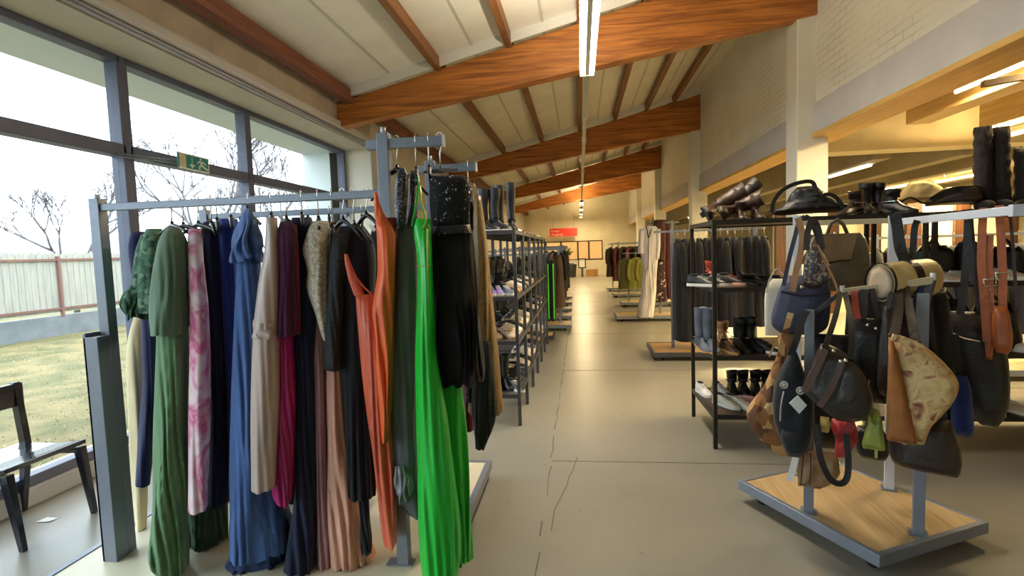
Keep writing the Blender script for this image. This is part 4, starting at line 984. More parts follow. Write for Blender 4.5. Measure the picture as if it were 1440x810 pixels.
# orange-brown crossbody straps
COG = leather('cognac_leather', (172, 92, 44), .4)
r = thing('crossbody_bag', 'cognac brown crossbody bag with two buckled straps at the rail end', 'bag', AY(1405, 490, 2.95), BG)
for pts in ([(1383, 292), (1381, 330), (1380, 370), (1384, 420), (1388, 480)], [(1405, 289), (1408, 340), (1410, 390), (1410, 430), (1412, 470)], [(1392, 330), (1391, 370), (1392, 400), (1394, 470)]):
    belt(pts, 2.95, .034 if pts[0][0] != 1392 else .03, .008).build('strap', COG, r)
for x, y in ((1392, 397), (1409, 388)):
    m = MB(); P = [AY(x + dx, y + dy, 2.92) for dx, dy in ((-9, -4), (8, -5), (9, 4), (-8, 5), (-9, -4))]; m.tube(P, .004, 6); m.build('buckle', CHROME, r)
loft_rows([(430, 1398, 1416), (440, 1395, 1420), (470, 1394, 1424), (490, 1396, 1424), (497, 1402, 1418)], 2.92, .035, .003, 9, 3, 16, 28, (True, True), 'bag').build('pouch', COG, r)
loft_rows([(440, 1383, 1396), (475, 1384, 1397), (505, 1386, 1396)], 2.98, .025, .003, 9, 3, 12, 24, (True, True), 'bag').build('pouch_end', COG, r)
# bowling bag
GLB = leather('glossy_black_leather', (40, 36, 34), .3); PIP = leather('dark_brown_piping', (84, 60, 50), .4)
bag('bowling_bag', 'glossy black leather bowling bag with zips hanging tilted in front', [(484, 1154, 1164), (490, 1151, 1178), (500, 1147, 1194), (512, 1141, 1208), (525, 1135, 1217), (540, 1130, 1224), (552, 1128, 1228), (562, 1138, 1227), (575, 1154, 1224), (586, 1168, 1216), (592, 1176, 1200)], 2.62, .08, GLB, BG,
    [('strap', GLB, belt([(1160, 490), (1168, 466), (1176, 440), (1182, 412)], [2.56, 2.62, 2.72, 2.86], .024, .01)), ('strap', GLB, belt([(1196, 506), (1198, 470), (1194, 438), (1188, 412)], [2.56, 2.62, 2.72, 2.86], .024, .01)),
     ('side_panel', PIP, belt([(1160, 492), (1150, 514), (1140, 534), (1132, 550)], 2.535, .03, .012)), ('zip_piping', PIP, belt([(1184, 508), (1176, 530), (1166, 552), (1152, 572)], 2.525, .024, .012)),
     ('front_pocket', leather('black_pocket_leather', (48, 44, 40), .35), loft_rows([(514, 1186, 1202), (526, 1180, 1210), (545, 1174, 1212), (562, 1172, 1204), (572, 1174, 1194)], 2.545, .022, .002, 9, 2.6, 14, 24, (True, True), 'bag')),
     ('ring', CHROME, MB().ball(AY(1182, 508, 2.52), .009).ball(AY(1189, 507, 2.52), .009).ball(AY(1172, 493, 2.53), .008))], power=3.2, seed=21)
# backpack with tag and round emblem
BPK = cloth('black_nylon', (30, 32, 38), .6)
em = MB()
for (x, y) in ((1102, 541), (1125, 549)):
    c = AY(x, y, 2.68); n = 16
    em.tube([c + Vector((.017 * math.cos(2 * PI * k / n), -.004, .017 * math.sin(2 * PI * k / n))) for k in range(n + 1)], .0025, 6)
    for k in range(4):
        a = PI * k / 4 + .4; em.tube([c + Vector((-.012 * math.cos(a), -.004, -.012 * math.sin(a))), c + Vector((.012 * math.cos(a), -.004, .012 * math.sin(a)))], .0022, 5)
bag('backpack', 'black nylon backpack with round emblem and a white paper tag', [(494, 1110, 1120), (508, 1104, 1126), (524, 1096, 1132), (542, 1089, 1140), (565, 1086, 1144), (590, 1087, 1143), (612, 1094, 1140), (630, 1102, 1134), (642, 1108, 1126)], 2.78, .075, BPK, BG,
    [('strap', BPK, belt([(1112, 500), (1120, 478), (1128, 452), (1134, 438)], [2.74, 2.78, 2.86, 2.92], .03, .01)), ('emblem', LW, em),
     ('price_tag', TAG, MB().prism([AY(x, y, 2.66) for x, y in ((1122, 556), (1135, 570), (1124, 582), (1110, 567))], (0, .004, 0))),
     ('zip_pull', CHROME, belt([(1102, 550), (1098, 570), (1097, 592)], 2.68, .006, .006)), ('lower_pouch', BPK, loft_rows([(604, 1100, 1136), (612, 1097, 1138), (628, 1102, 1132), (638, 1108, 1124)], 2.72, .05, .003, 9, 3, 12, 24, (True, True), 'bag'))], seed=22)
PATCH = pattern('patchwork_suede', [(0, (96, 58, 30)), (.25, (190, 146, 92)), (.5, (140, 92, 48)), (.7, (214, 180, 130)), (.88, (74, 36, 24))], 13, 'voronoi', .8, (1, 1, 1), 0, .3)
bag('shoulder_bag', 'brown and tan patchwork suede bag bulging at the left of the rack', [(500, 1092, 1102), (524, 1084, 1104), (545, 1076, 1106), (562, 1062, 1106), (578, 1050, 1108), (590, 1048, 1108), (604, 1056, 1110), (620, 1072, 1112), (634, 1088, 1114), (641, 1098, 1112)], 2.98, .09, PATCH, BG,
    [('strap', PATCH, belt([(1096, 506), (1100, 486), (1106, 462), (1112, 440)], 2.96, .03, .01))], folds=.014, seed=23)
bag('handbag', 'tan leather bag with hanging ribbons below the navy tote', [(466, 1096, 1116), (480, 1094, 1118), (500, 1098, 1117), (512, 1104, 1116)], 3.16, .04, LTAN, BG, [('ribbon', LTAN, belt([(1096, 472), (1088, 486), (1082, 502)], 3.1, .008)), ('ribbon', LDB, belt([(1104, 474), (1105, 500), (1104, 526)], 3.1, .006))])
REDB = leather('coral_red_leather', (196, 62, 62), .5)
bag('handbag', 'small coral red handbag low in the middle of the rack', [(590, 1170, 1202), (604, 1169, 1206), (618, 1174, 1206), (632, 1174, 1196), (642, 1176, 1188)], 2.78, .05, REDB, BG, [('flap', leather('dark_red_leather', (150, 44, 48), .5), belt([(1198, 596), (1186, 610), (1176, 616)], 2.72, .04, .012)), ('tassel', REDB, belt([(1192, 614), (1196, 628)], 2.72, .024, .014))], folds=.008, seed=24)
bag('purse', 'small yellow-tan purse hanging just left of the coral red handbag', [(586, 1154, 1166), (596, 1153, 1168), (608, 1156, 1165)], 2.72, .02, leather('mustard_leather', (214, 176, 96), .5), BG)
LIME = leather('lime_green_leather', (138, 146, 62), .4)
bag('handbag', 'small lime green handbag with ring handle hanging lowest in front', [(576, 1223, 1236), (590, 1220, 1240), (610, 1216, 1243), (627, 1212, 1246), (632, 1214, 1245)], 2.6, .04, LIME, BG,
    [('handle', LIME, strap_px([(1222, 582), (1224, 592), (1230, 597), (1236, 592), (1236, 580)], 2.55, .005, 1)), ('chain', CHROME, strap_px([(1222, 534), (1221, 548), (1226, 562), (1229, 576)], 2.57, .004, 1)), ('tassel', LIME, belt([(1232, 632), (1232, 644)], 2.58, .012))], power=4, seed=25)
TAP = pattern('tapestry_weave', [(.3, (150, 92, 60)), (.42, (196, 166, 112)), (.55, (214, 188, 136)), (.64, (168, 120, 88)), (.72, (112, 52, 40)), (.8, (206, 176, 126))], 11, 'noise', .9, (1, 1, 1), 1.4, .3)
BRS = leather('rust_suede', (150, 94, 46), .8)
bag('tote_bag', 'big woven tapestry tote with a rust suede side, right half of the rack', [(470, 1250, 1262), (480, 1249, 1290), (492, 1248, 1308), (508, 1248, 1328), (524, 1248, 1344), (536, 1248, 1348), (552, 1248, 1344), (570, 1248, 1332), (590, 1247, 1314), (606, 1247, 1304), (622, 1246, 1298)], 2.55, .10, TAP, BG,
    [('side_panel', BRS, loft_rows([(476, 1250, 1256), (510, 1249, 1264), (550, 1248, 1274), (590, 1247, 1284), (621, 1246, 1290)], 2.49, .05, .003, 9, 2.6, 18, 30, (True, True), 'bag')),
     ('handle', LDB, belt([(1256, 474), (1262, 450), (1264, 424), (1262, 404)], [2.5, 2.6, 2.72, 2.84], .036, .01)), ('handle', LDB, belt([(1288, 482), (1282, 450), (1276, 424), (1272, 402)], [2.5, 2.6, 2.72, 2.84], .036, .01)),
     ('top_cuff', TAP, belt([(1254, 474), (1280, 482), (1296, 490)], 2.46, .03, .012))], folds=.012, seed=26, M_=30)
bag('shoulder_bag', 'dark brown leather bag hanging lowest under the tapestry tote', [(588, 1296, 1336), (606, 1256, 1346), (624, 1250, 1352), (645, 1250, 1353), (658, 1256, 1350), (666, 1290, 1346)], 2.72, .08, LDB, BG, [('strap', LDB, belt([(1330, 596), (1322, 540), (1312, 470), (1304, 400)], [2.7, 2.74, 2.78, 2.8], .02))], power=3, seed=27)
bag('shoulder_bag', 'royal blue cloth bag hanging between the tapestry tote and black bags', [(528, 1342, 1360), (545, 1338, 1366), (575, 1336, 1369), (604, 1337, 1370), (613, 1342, 1366)], 2.92, .06, cloth('royal_blue_canvas', (38, 58, 124), .8), BG, [('strap', LB, belt([(1350, 534), (1347, 500), (1344, 470)], 2.94, .025))], seed=28)
bag('travel_bag', 'large black travel bag hanging under the brown straps', [(438, 1330, 1372), (450, 1318, 1392), (470, 1312, 1408), (500, 1316, 1418), (535, 1340, 1421), (565, 1356, 1420), (588, 1368, 1412), (598, 1378, 1404)], 3.08, .09, LB, BG, [('strap', LB, belt([(1350, 444), (1356, 400), (1360, 350), (1362, 302)], 3.1, .035)), ('strap', LB, belt([(1378, 446), (1374, 400), (1368, 350), (1364, 302)], 3.1, .025)), ('zip', CHROME, belt([(1334, 464), (1352, 474), (1378, 480)], 2.97, .006))], seed=29)
bag('handbag', 'black leather handbag in the shadow right of the bowling bag', [(448, 1200, 1240), (462, 1194, 1250), (500, 1192, 1252), (545, 1200, 1250), (566, 1210, 1246)], 2.86, .08, LB, BG, [('strap', LDB, belt([(1206, 456), (1208, 434), (1212, 408)], 2.86, .026)), ('strap', LDB, belt([(1238, 456), (1232, 434), (1226, 406)], 2.86, .026)), ('fitting', CHROME, MB().ball(AY(1220, 457, 2.76), .008).ball(AY(1232, 462, 2.76), .009).ball(AY(1242, 459, 2.76), .007))], seed=30)
bag('cloth_bag', 'navy cloth bag with blue straps at the right end of the front rail', [(402, 1284, 1298), (420, 1284, 1304), (450, 1288, 1312), (480, 1292, 1316)], 2.86, .03, cloth('ink_blue_canvas', (44, 62, 116)), BG, [('lining', LW, belt([(1280, 420), (1282, 450), (1286, 474)], 2.84, .02))], seed=31)
bag('cloth_bag', 'black cloth bag filling the gap behind the tapestry tote', [(410, 1300, 1330), (440, 1298, 1338), (500, 1300, 1344), (560, 1304, 1344), (590, 1310, 1340)], 3.0, .07, BPK, BG, seed=32)
bag('handbag', 'black quilted bag low behind the backpack and bowling bag', [(470, 1140, 1196), (500, 1130, 1200), (560, 1134, 1206), (610, 1140, 1200), (630, 1150, 1180)], 3.08, .06, LB, BG, seed=33)
PLE = leather('tan_pleated_leather', (150, 116, 78), .55)
bag('pleated_bag', 'tan pleated bag with white lining hanging lowest beside the front post', [(634, 1124, 1176), (645, 1120, 1180), (660, 1118, 1182), (674, 1120, 1172), (684, 1122, 1152)], 2.86, .05, PLE, BG, [('lining', LW, belt([(1120, 636), (1116, 655), (1110, 676)], 2.79, .03, .012)), ('pleat', LDB, belt([(1130, 638), (1128, 660), (1126, 682)], 2.79, .006, .01)), ('pleat', LDB, belt([(1140, 638), (1140, 660), (1138, 682)], 2.79, .006, .01))], folds=.01, fr=30, seed=34)
tag(belt([(1148, 596), (1150, 622), (1156, 650), (1168, 674), (1182, 680), (1191, 672), (1193, 648), (1190, 610)], 2.66, .028, .008).build('shoulder_strap', LB), 'black loop of shoulder strap dangling in front of the tan pleated bag', 'strap', BG)
for q, (pts, w, mt, lab) in enumerate((([(1201, 409), (1203, 430), (1206, 448)], .03, LRED, 'red strap end looped over the front rail'), ([(1216, 407), (1214, 436), (1212, 462)], .034, LDB, 'brown strap looped over the front rail beside the red one'), ([(1244, 402), (1246, 430), (1248, 456)], .05, LDB, 'wide dark strap hanging on the front rail left of the tote handles'), ([(1360, 300), (1364, 340), (1368, 400)], .018, LB, 'thin black strap hanging on the white rail left of the cognac straps'), ([(1420, 298), (1424, 340), (1428, 400), (1430, 440)], .014, LDB, 'thin dark strap hanging at the far end of the white rail'))):
    tag(belt(pts, 2.86 if q < 3 else 3.0, w, .008).build('bag_strap', mt), lab, 'strap', BG)

for q, (rows, Y, lab) in enumerate((([(345, 1296, 1330), (352, 1288, 1340), (372, 1284, 1344), (388, 1286, 1342)], 4.55, 'black bag on the second board of the dark shelf behind the barrel bag'),
        ([(340, 1348, 1372), (348, 1342, 1384), (372, 1340, 1388), (388, 1342, 1388)], 4.5, 'black bag on the second board of the dark shelf behind the cognac straps'),
        ([(346, 1398, 1432), (356, 1392, 1442), (378, 1390, 1446), (388, 1392, 1446)], 4.55, 'black bag on the second board of the dark shelf at the right edge'),
        ([(420, 1312, 1350), (432, 1304, 1362), (470, 1300, 1366), (496, 1302, 1364)], 4.45, 'black bag on the third board of the dark shelf behind the navy cloth bag'),
        ([(425, 1372, 1420), (440, 1366, 1432), (476, 1364, 1438), (496, 1366, 1436)], 4.4, 'black bag on the third board of the dark shelf behind the travel bag'),
        ([(400, 1194, 1230), (420, 1190, 1240), (470, 1188, 1246), (494, 1190, 1244)], 4.4, 'black bag on the third board of the dark shelf behind the bowling bag'))):
    bag('handbag', lab, rows, Y, .1, (LB, BPK)[q % 2], 'black bags kept on the dark shelf', [('handle', LB, belt([((rows[0][1] * 3 + rows[0][2]) / 4, rows[0][0] + 3), ((rows[0][1] + rows[0][2]) / 2, rows[0][0] - 9), ((rows[0][1] + rows[0][2] * 3) / 4, rows[0][0] + 3)], Y - .02, .02))], folds=.01, seed=80 + q, power=3)
for q, (rows, Y, lab, mt) in enumerate((([(430, 1244, 1262), (440, 1240, 1266), (480, 1236, 1262), (540, 1232, 1256), (556, 1236, 1252)], 2.74, 'narrow dark bag squeezed left of the tapestry tote', LDB),
        ([(416, 1262, 1296), (430, 1256, 1300), (470, 1258, 1302), (500, 1262, 1300)], 2.98, 'dark brown bag behind the tapestry tote handles', LDB),
        ([(600, 1206, 1240), (612, 1200, 1250), (636, 1204, 1250), (646, 1212, 1244)], 3.1, 'dark bag hanging low behind the lime green handbag', LB))):
    bag('handbag', lab, rows, Y, .05, mt, BG, [('strap', LDB, belt([((rows[0][1] + rows[0][2]) / 2 - 4, rows[0][0] + 4), ((rows[0][1] + rows[0][2]) / 2, rows[0][0] - 18), ((rows[0][1] + rows[0][2]) / 2 + 5, rows[0][0] + 4)], Y - .02, .02))], seed=90 + q)
# ================================================================== GARMENTS ON RACKS FURTHER BACK
_gm = {}
def garment_meshes(kind, mat, L=.95, w=.2):
    key = (kind, mat.name, round(L, 2), round(w, 2))
    if key in _gm: return _gm[key]
    parts = []; rr = random.Random(len(_gm)); ph = [rr.uniform(0, 6) for _ in range(3)]
    rings = []; n = 26
    tab = {'coat': [(0, .25), (.06, .8), (.12, .95), (.4, .9), (1, 1.12)], 'dress': [(0, .3), (.05, .75), (.15, .85), (.36, .68), (.7, 1.0), (1, 1.25)], 'trousers': [(0, .62), (.08, .66), (.5, .62), (1, .6)]}[kind]
    for i in range(16):
        t = i / 15; hw = lerp_tab(tab, t) * w; dp = (.035 + .035 * min(1, t * 4) + .02 * t)
        ring = []
        for k in range(n):
            a = 2 * PI * k / n; s = math.sin(a); su = hw * math.cos(a)
            fo = .012 * min(1, .2 + t) * (math.sin(46 * su + ph[0] + 2 * t) + .5 * math.sin(80 * su + ph[1]))
            ring.append(Vector((su, dp * s + fo * abs(s), -t * L)))
        rings.append(ring)
    parts.append(('body', MB().loft(rings, True, False).mesh('body', mat)))
    if kind == 'coat':
        for s in (-1, 1):
            P = [Vector((s * w * .78, 0, -.07)), Vector((s * w * 1.02, -.01, -.2)), Vector((s * w * 1.12, -.02, -.42)), Vector((s * w * 1.08, -.04, -.62))]
            parts.append(('sleeve', MB().tube(P, [.05, .055, .05, .045], 10).mesh('sleeve', mat)))
        parts.append(('collar', MB().tube([Vector((-.06, -.03, -.02)), Vector((-.03, -.055, -.07)), Vector((0, -.07, -.12)), Vector((.03, -.055, -.07)), Vector((.06, -.03, -.02))], .014, 8).mesh('collar', mat)))
    hk = [Vector((0, 0, .12))] + [Vector((.016 * math.cos(a), 0, .12 + .016 * math.sin(a))) for a in [PI * q / 5 for q in range(6)]]
    h = MB().tube([Vector((0, 0, -.02)), Vector((0, 0, .08)), Vector((.014, 0, .1)), Vector((.018, 0, .122)), Vector((.008, 0, .14)), Vector((-.01, 0, .138)), Vector((-.018, 0, .12))], .003, 6)
    parts.append(('hanger', h.mesh('hanger', HK)))
    _gm[key] = parts; return parts
def hang(kind, name, x, y, zr, rz, mat, label, group, L=.95, w=.2):
    r = thing(name, label, {'coat': 'coat', 'dress': 'dress', 'trousers': 'trousers'}[kind] if name not in ('shirt', 'jacket') else name, (x, y, zr - .125), group, rz)
    for nm, me in garment_meshes(kind, mat, L, w): inst(me, nm, r)
    return r
def far_rack(label, x0, x1, y, zr, group, depth=.6, wood=PALLET_WOOD, dark=False, inset=.2):
    r = thing('clothes_rack', label, 'clothes rack', ((x0 + x1) / 2, y, 0), group)
    MB().box(x0, x1, y - depth / 2, y + depth / 2, .085, .12).build('platform_board', wood, r)
    m = MB()
    for a, b, c, d in ((x0 - .03, x0, y - depth / 2 - .03, y + depth / 2 + .03), (x1, x1 + .03, y - depth / 2 - .03, y + depth / 2 + .03), (x0, x1, y - depth / 2 - .03, y - depth / 2), (x0, x1, y + depth / 2, y + depth / 2 + .03)): m.box(a, b, c, d, .06, .124)
    m.build('platform_rim', DARK_METAL if dark else METAL, r)
    for x in (x0 + inset, x1 - .2): MB().box(x - .022, x + .022, y - .022, y + .022, .12, zr + .03).build('post', METAL, r)
    MB().box(x0 + max(.05, inset - .25), x1 - .05, y - .014, y + .014, zr - .03, zr).build('rail', METAL, r)
    for x in (x0 + .1, x1 - .1):
        for yy in (y - depth / 2 + .06, y + depth / 2 - .06): MB().tube([(x - .015, yy, .03), (x + .015, yy, .03)], .03, 12).box(x - .01, x + .01, yy - .01, yy + .01, .03, .07).build('caster', BLACK_RUBBER, r)
    return r
FR = 'clothes racks further down the shop'
brown = cloth('brown_wool', (70, 50, 38)); dbrown = cloth('dark_brown_wool', (52, 38, 30)); blackw = cloth('black_wool', (24, 23, 24)); greyw = cloth('grey_wool', (84, 82, 78)); tanw = cloth('camel_wool', (104, 78, 52)); olive = cloth('olive_cotton', (86, 84, 50)); maroon = cloth('maroon_wool', (86, 34, 36)); navyw = cloth('navy_wool', (32, 34, 50)); cream2 = cloth('cream_knit', (198, 180, 140))
NUM = ['first', 'second', 'third', 'fourth', 'fifth', 'sixth', 'seventh', 'eighth']
NEON = pattern('black_with_neon_stripe', [(0, (24, 26, 22))], 1, 'noise')
NEONG = M('neon_green_tape', (90, 240, 40), .5)
# two black trousers with neon side stripes at the end of the shoe shelves
for q, x in enumerate((-.57, -.48)):
    r = thing('trousers', ('black trousers with a neon green stripe, left pair past the shoe shelves', 'black trousers with a neon green stripe, right pair past the shoe shelves')[q], 'trousers', (x, 9.2, .4), 'neon striped trousers')
    MB().loft([[Vector((x + .055 * math.cos(a) * kx, 9.2 + .1 * math.sin(a), z)) for a in [2 * PI * j / 14 for j in range(14)]] for z, kx in ((1.42, .8), (1.3, 1), (.9, .9), (.36, .8))], True, True).build('body', blackw, r)
    MB().bar((x + .02, 9.1, 1.36), (x + .016, 9.11, .4), .018, .03, (0, 1, 0)).build('side_stripe', NEONG, r)
    MB().tube([(x, 9.2, 1.4), (x, 9.2, 1.5), (x + .015, 9.2, 1.53), (x - .01, 9.2, 1.54)], .004, 6).build('hanger', HK, r)
palL = [10.6, 12.0, 13.4, 15.0, 16.8]
sets = [(brown, tanw, dbrown, olive, blackw, brown), (blackw, dbrown, blackw, brown, greyw, blackw), (navyw, blackw, dbrown, greyw, brown, blackw), (dbrown, blackw, maroon, brown, blackw, greyw), (blackw, greyw, dbrown, navyw, brown, blackw)]
mname = {brown.name: 'brown', tanw.name: 'camel', dbrown.name: 'dark brown', olive.name: 'olive', blackw.name: 'black', greyw.name: 'grey', maroon.name: 'maroon', navyw.name: 'navy', cream2.name: 'cream'}
far_rack('short black rail rack standing just past the left shoe shelves', -1.7, -.5, 9.2, 1.55, FR, .4, PALLET_WOOD, True)
for q, x in enumerate((-1.55, -1.4, -1.25, -1.1, -.95, -.83)):
    m_ = (greyw, blackw, brown, blackw, olive, dbrown)[q]
    hang('coat', 'coat', x, 9.2, 1.55, PI / 2 + .2, m_, '%s coat, %s from the wall on the rack past the shoe shelves' % (mname[m_.name], NUM[q]), 'coats on the far left racks', .85, .2)
for i, y in enumerate(palL):
    zr = (1.62, 1.66, 1.62, 1.7, 1.66)[i]
    far_rack('%s clothes rack on a plywood pallet left of the far aisle' % NUM[i], -1.9, -.22 - .02 * i, y, zr, FR)
    for q, mt in enumerate(sets[i]):
        hang('coat' if (q + i) % 3 else 'dress', 'coat' if (q + i) % 3 else 'dress', -.42 - .17 * q, y + rnd.uniform(-.02, .02), zr, PI / 2 + rnd.uniform(-.5, .3), mt,
             '%s %s, %s from the aisle on the %s left clothes rack' % (mname[mt.name], 'coat' if (q + i) % 3 else 'dress', NUM[q], NUM[i]), 'coats on the far left racks', rnd.choice((.95, 1.05, 1.15)), .21)
# white and floral dresses right of the aisle
far_rack('tall clothes rack on a plywood pallet holding the white jumpsuit', .78, 2.2, 11.85, 2.12, FR, .75, inset=.95)
WHITED = cloth('white_cotton', (214, 206, 206), .8); FLORAL = pattern('dark_floral_print', [(0, (44, 28, 30)), (.6, (60, 36, 38)), (.78, (176, 158, 150)), (.9, (96, 52, 50))], 26, 'voronoi', .8)
r = thing('jumpsuit', 'white zipped jumpsuit with long sleeves hanging beside the aisle', 'jumpsuit', (1.38, 11.5, .1), FR)
loft_rows([(318, 908, 922), (325, 902, 928), (345, 900, 927), (380, 904, 924), (410, 901, 923), (440, 896, 919), (446, 897, 918)], 11.45, .1, .02, 14, seed=51).build('body', WHITED, r)
loft_rows([(322, 899, 907), (340, 897, 905), (357, 897, 905)], 11.4, .06, .005, 10, seed=52, cap=(True, True), M_=10).build('sleeve', WHITED, r)
loft_rows([(322, 922, 929), (345, 922, 929), (364, 920, 927)], 11.4, .06, .005, 10, seed=53, cap=(True, True), M_=10).build('sleeve', WHITED, r)
belt([(909, 318), (911, 330), (912, 334), (916, 322)], 11.33, .02).build('collar', BLACKC, r); belt([(912, 334), (912, 360), (911, 380)], 11.33, .012).build('zip', BLACKC, r)
strap_px([(915, 318), (915, 308), (917, 305)], 11.5, .006, 1).build('hanger', HK, r)
for lab, rows, Y, mt in (('dark brown blouse hanging right of the white jumpsuit', [(309, 920, 934), (320, 918, 936), (345, 918, 936), (366, 917, 935)], 11.7, cloth('brown_print', (74, 50, 44))),
        ('long dark floral print dress hanging right of the white jumpsuit', [(358, 917, 935), (390, 914, 936), (424, 908, 938)], 11.8, FLORAL),
        ('maroon long dress hanging third on the tall rack', [(309, 930, 938), (325, 930, 943), (370, 932, 944), (420, 934, 946)], 11.95, maroon),
        ('grey cardigan hanging last on the tall rack', [(314, 936, 942), (330, 936, 946), (380, 938, 948), (405, 938, 948)], 12.05, greyw)):
    tag(loft_rows(rows, Y, .12, .02, 12, seed=len(lab)).build('dress' if 'dress' in lab else 'blouse', mt), lab, 'dress' if 'dress' in lab else 'blouse', FR)
far_rack('clothes rack on a pallet holding yellow-green jackets right of the far aisle', 1.1, 2.5, 14.6, 1.45, FR)
YG = cloth('yellow_green_cotton', (142, 140, 66))
for q, (x, mt, lab) in enumerate(((1.24, olive, 'olive jacket at the aisle end of the yellow-green jacket rack'), (1.5, YG, 'yellow-green jacket, first from the aisle'), (1.72, YG, 'yellow-green jacket, second from the aisle'), (1.95, cream2, 'cream jacket at the wall end of the jacket rack'))):
    hang('coat', 'jacket', x, 14.5, 1.45, .35, mt, lab, FR, .85, .22)
for i, (y, x0) in enumerate(((17.4, 1.05), (20.0, 1.0))):
    far_rack('%s clothes rack of dark coats on the right beyond the jacket rack' % NUM[i], x0, 2.4, y, 1.75, FR)
    for q, mt in enumerate((maroon, dbrown, maroon, blackw, olive)[i:] + (greyw,)):
        hang('coat', 'coat', x0 + .15 + .22 * q, y, 1.75, .9 + rnd.uniform(-.3, .3), mt, '%s coat, %s from the aisle on the %s right rack of dark coats' % (mname[mt.name], NUM[q], NUM[i]), FR, 1.1, .22)
# long row of black clothes behind the black shelf
far_rack('clothes rack packed with black clothes behind the black shoe shelf', 1.02, 2.66, 7.85, 1.82, FR, .8, M('brown_platform', (160, 118, 66), .5), True, .3)
for q in range(13):
    x = 1.40 + .098 * q
    hang('dress' if q % 3 else 'coat', 'black_garment', x, 7.82, 1.82, PI / 2 + rnd.uniform(-.55, .1), (blackw, BLACKC, cloth('charcoal_black_wool', (34, 33, 34)))[q % 3],
         'black garment in the packed row behind the black shoe shelf', 'black garments packed behind the shoe shelf', 1.45 if q < 3 else 1.25, .22)
    COL.objects[-1]
# dark clothes in the wing, seen through the bag rack
far_rack('long rack of dark clothes standing in the side wing behind the shelves', 3.2, 6.4, 6.6, 1.62, FR, .6)
for q in range(18):
    hang('coat', 'coat', 3.4 + .165 * q, 6.6, 1.62, PI / 2 + rnd.uniform(-.6, .2), (blackw, navyw, blackw, dbrown)[q % 4], 'dark coat in the packed row in the side wing', 'dark coats in the side wing', 1.05, .22)

# lit partition in the side wing
struct('wall_partition', MB().box(4.3, 12.8, 12.4, 12.5, 0, 2.34), CREAM)
for q, x in enumerate((4.3, 5.3, 6.15, 6.95, 7.9, 8.8, 9.8)):
    o = MB().box(x, x + .3, 12.3, 12.4, 0, 2.36).build('partition_post', wood_mat('dark_partition_wood', (60, 36, 22), (92, 54, 30), 'Z')); o['kind'] = 'structure'
# ================================================================== BACK OF THE SHOP
s0, s1 = AY(773, 322, 30.9), AY(812, 331, 30.9)
sg = thing('red_sign', 'red hanging sign with two lines of white lettering above the far aisle', 'sign', ((s0.x + s1.x) / 2, 30.9, s1.z - .0))
z1, z0 = AY(792, 321, 30.9).z, AY(792, 332.4, 30.9).z
MB().box(s0.x, s1.x, 30.9, 30.94, z0, z1).build('panel', M('sign_red', (206, 42, 24), .5), sg)
MB().tube([(s0.x + .2, 30.92, z1), (s0.x + .2, 30.92, z1 + .55)], .008, 6).build('hanging_wire', METAL, sg); MB().tube([(s1.x - .2, 30.92, z1), (s1.x - .2, 30.92, z1 + .75)], .008, 6).build('hanging_wire', METAL, sg)
def text_mesh(name, body, size, loc, mat, parent):
    cu = bpy.data.curves.new(name, 'FONT'); cu.body = body; cu.size = size; cu.extrude = .004
    t = bpy.data.objects.new(name, cu); COL.objects.link(t)
    dg = bpy.context.evaluated_depsgraph_get(); me = bpy.data.meshes.new_from_object(t.evaluated_get(dg)); bpy.data.objects.remove(t)
    me.materials.clear(); me.materials.append(mat); o = bpy.data.objects.new(name, me); COL.objects.link(o)
    o.parent = parent; o.rotation_euler = (PI / 2, 0, 0); o.location = Vector(loc) - wloc(parent)
    return o
hh = z1 - z0; TW = M('lettering_white', (240, 200, 170), .5)
text_mesh('lettering', 'Kasse', hh * .42, (s0.x + .08, 30.893, z0 + hh * .56), TW, sg)
text_mesh('lettering', 'Ausgang', hh * .42, (s0.x + .08, 30.893, z0 + hh * .14), TW, sg)
# furniture by the back wall
bx = thing('carton', 'brown cardboard box standing on the floor by the back wall', 'box', (.9, 30.6, 0))
MB().box(.35, 1.0, 30.3, 30.9, 0, .34).build('box_body', M('cardboard', (176, 128, 76), .8, noise=.1, nscale=5), bx); MB().prism([(.33, 30.28, .34), (1.02, 30.28, .34), (1.02, 30.28, .42), (.33, 30.28, .40)], (0, .02, 0)).build('flap', _mats['cardboard'], bx)
bn = thing('waste_bin', 'dark round waste bin standing left of the cardboard box', 'bin', (-.55, 30.4, 0))
rg = lambda r, z, cx=-.55, cy=30.4, n=18: [Vector((cx + r * math.cos(2 * PI * k / n), cy + r * math.sin(2 * PI * k / n), z)) for k in range(n)]
MB().loft([rg(.3, 0), rg(.36, .7), rg(.38, .72), rg(.34, .74)], True, True).build('bin_body', DARK_METAL, bn); MB().loft([rg(.3, .741), rg(.2, .8)], True, True).build('lid', BLACK_PLASTIC, bn)
pt = thing('potted_plant', 'leafy green potted plant standing in front of the back windows', 'plant', (-.75, 30.9, .95))
tb = thing('sideboard', 'low white sideboard under the back windows', 'sideboard', (-1.2, 31.1, 0))
MB().box(-2.2, -.2, 30.85, 31.5, 0, .92).build('cabinet_body', CREAM, tb); MB().box(-2.24, -.16, 30.8, 31.55, .92, .95).build('top', PALLET_WHITE, tb)
for a in (-2.18, -1.18): MB().box(a, a + .96, 30.83, 30.85, .1, .9).build('door', PAINT, tb)
MB().loft([rg(.12, .951, -.75, 31.1), rg(.17, 1.2, -.75, 31.1)], True, True).build('pot', M('terracotta', (160, 84, 50), .7), pt)
LEAFM = M('plant_leaf', (76, 120, 50), .5, noise=.3, nscale=4); m = MB()
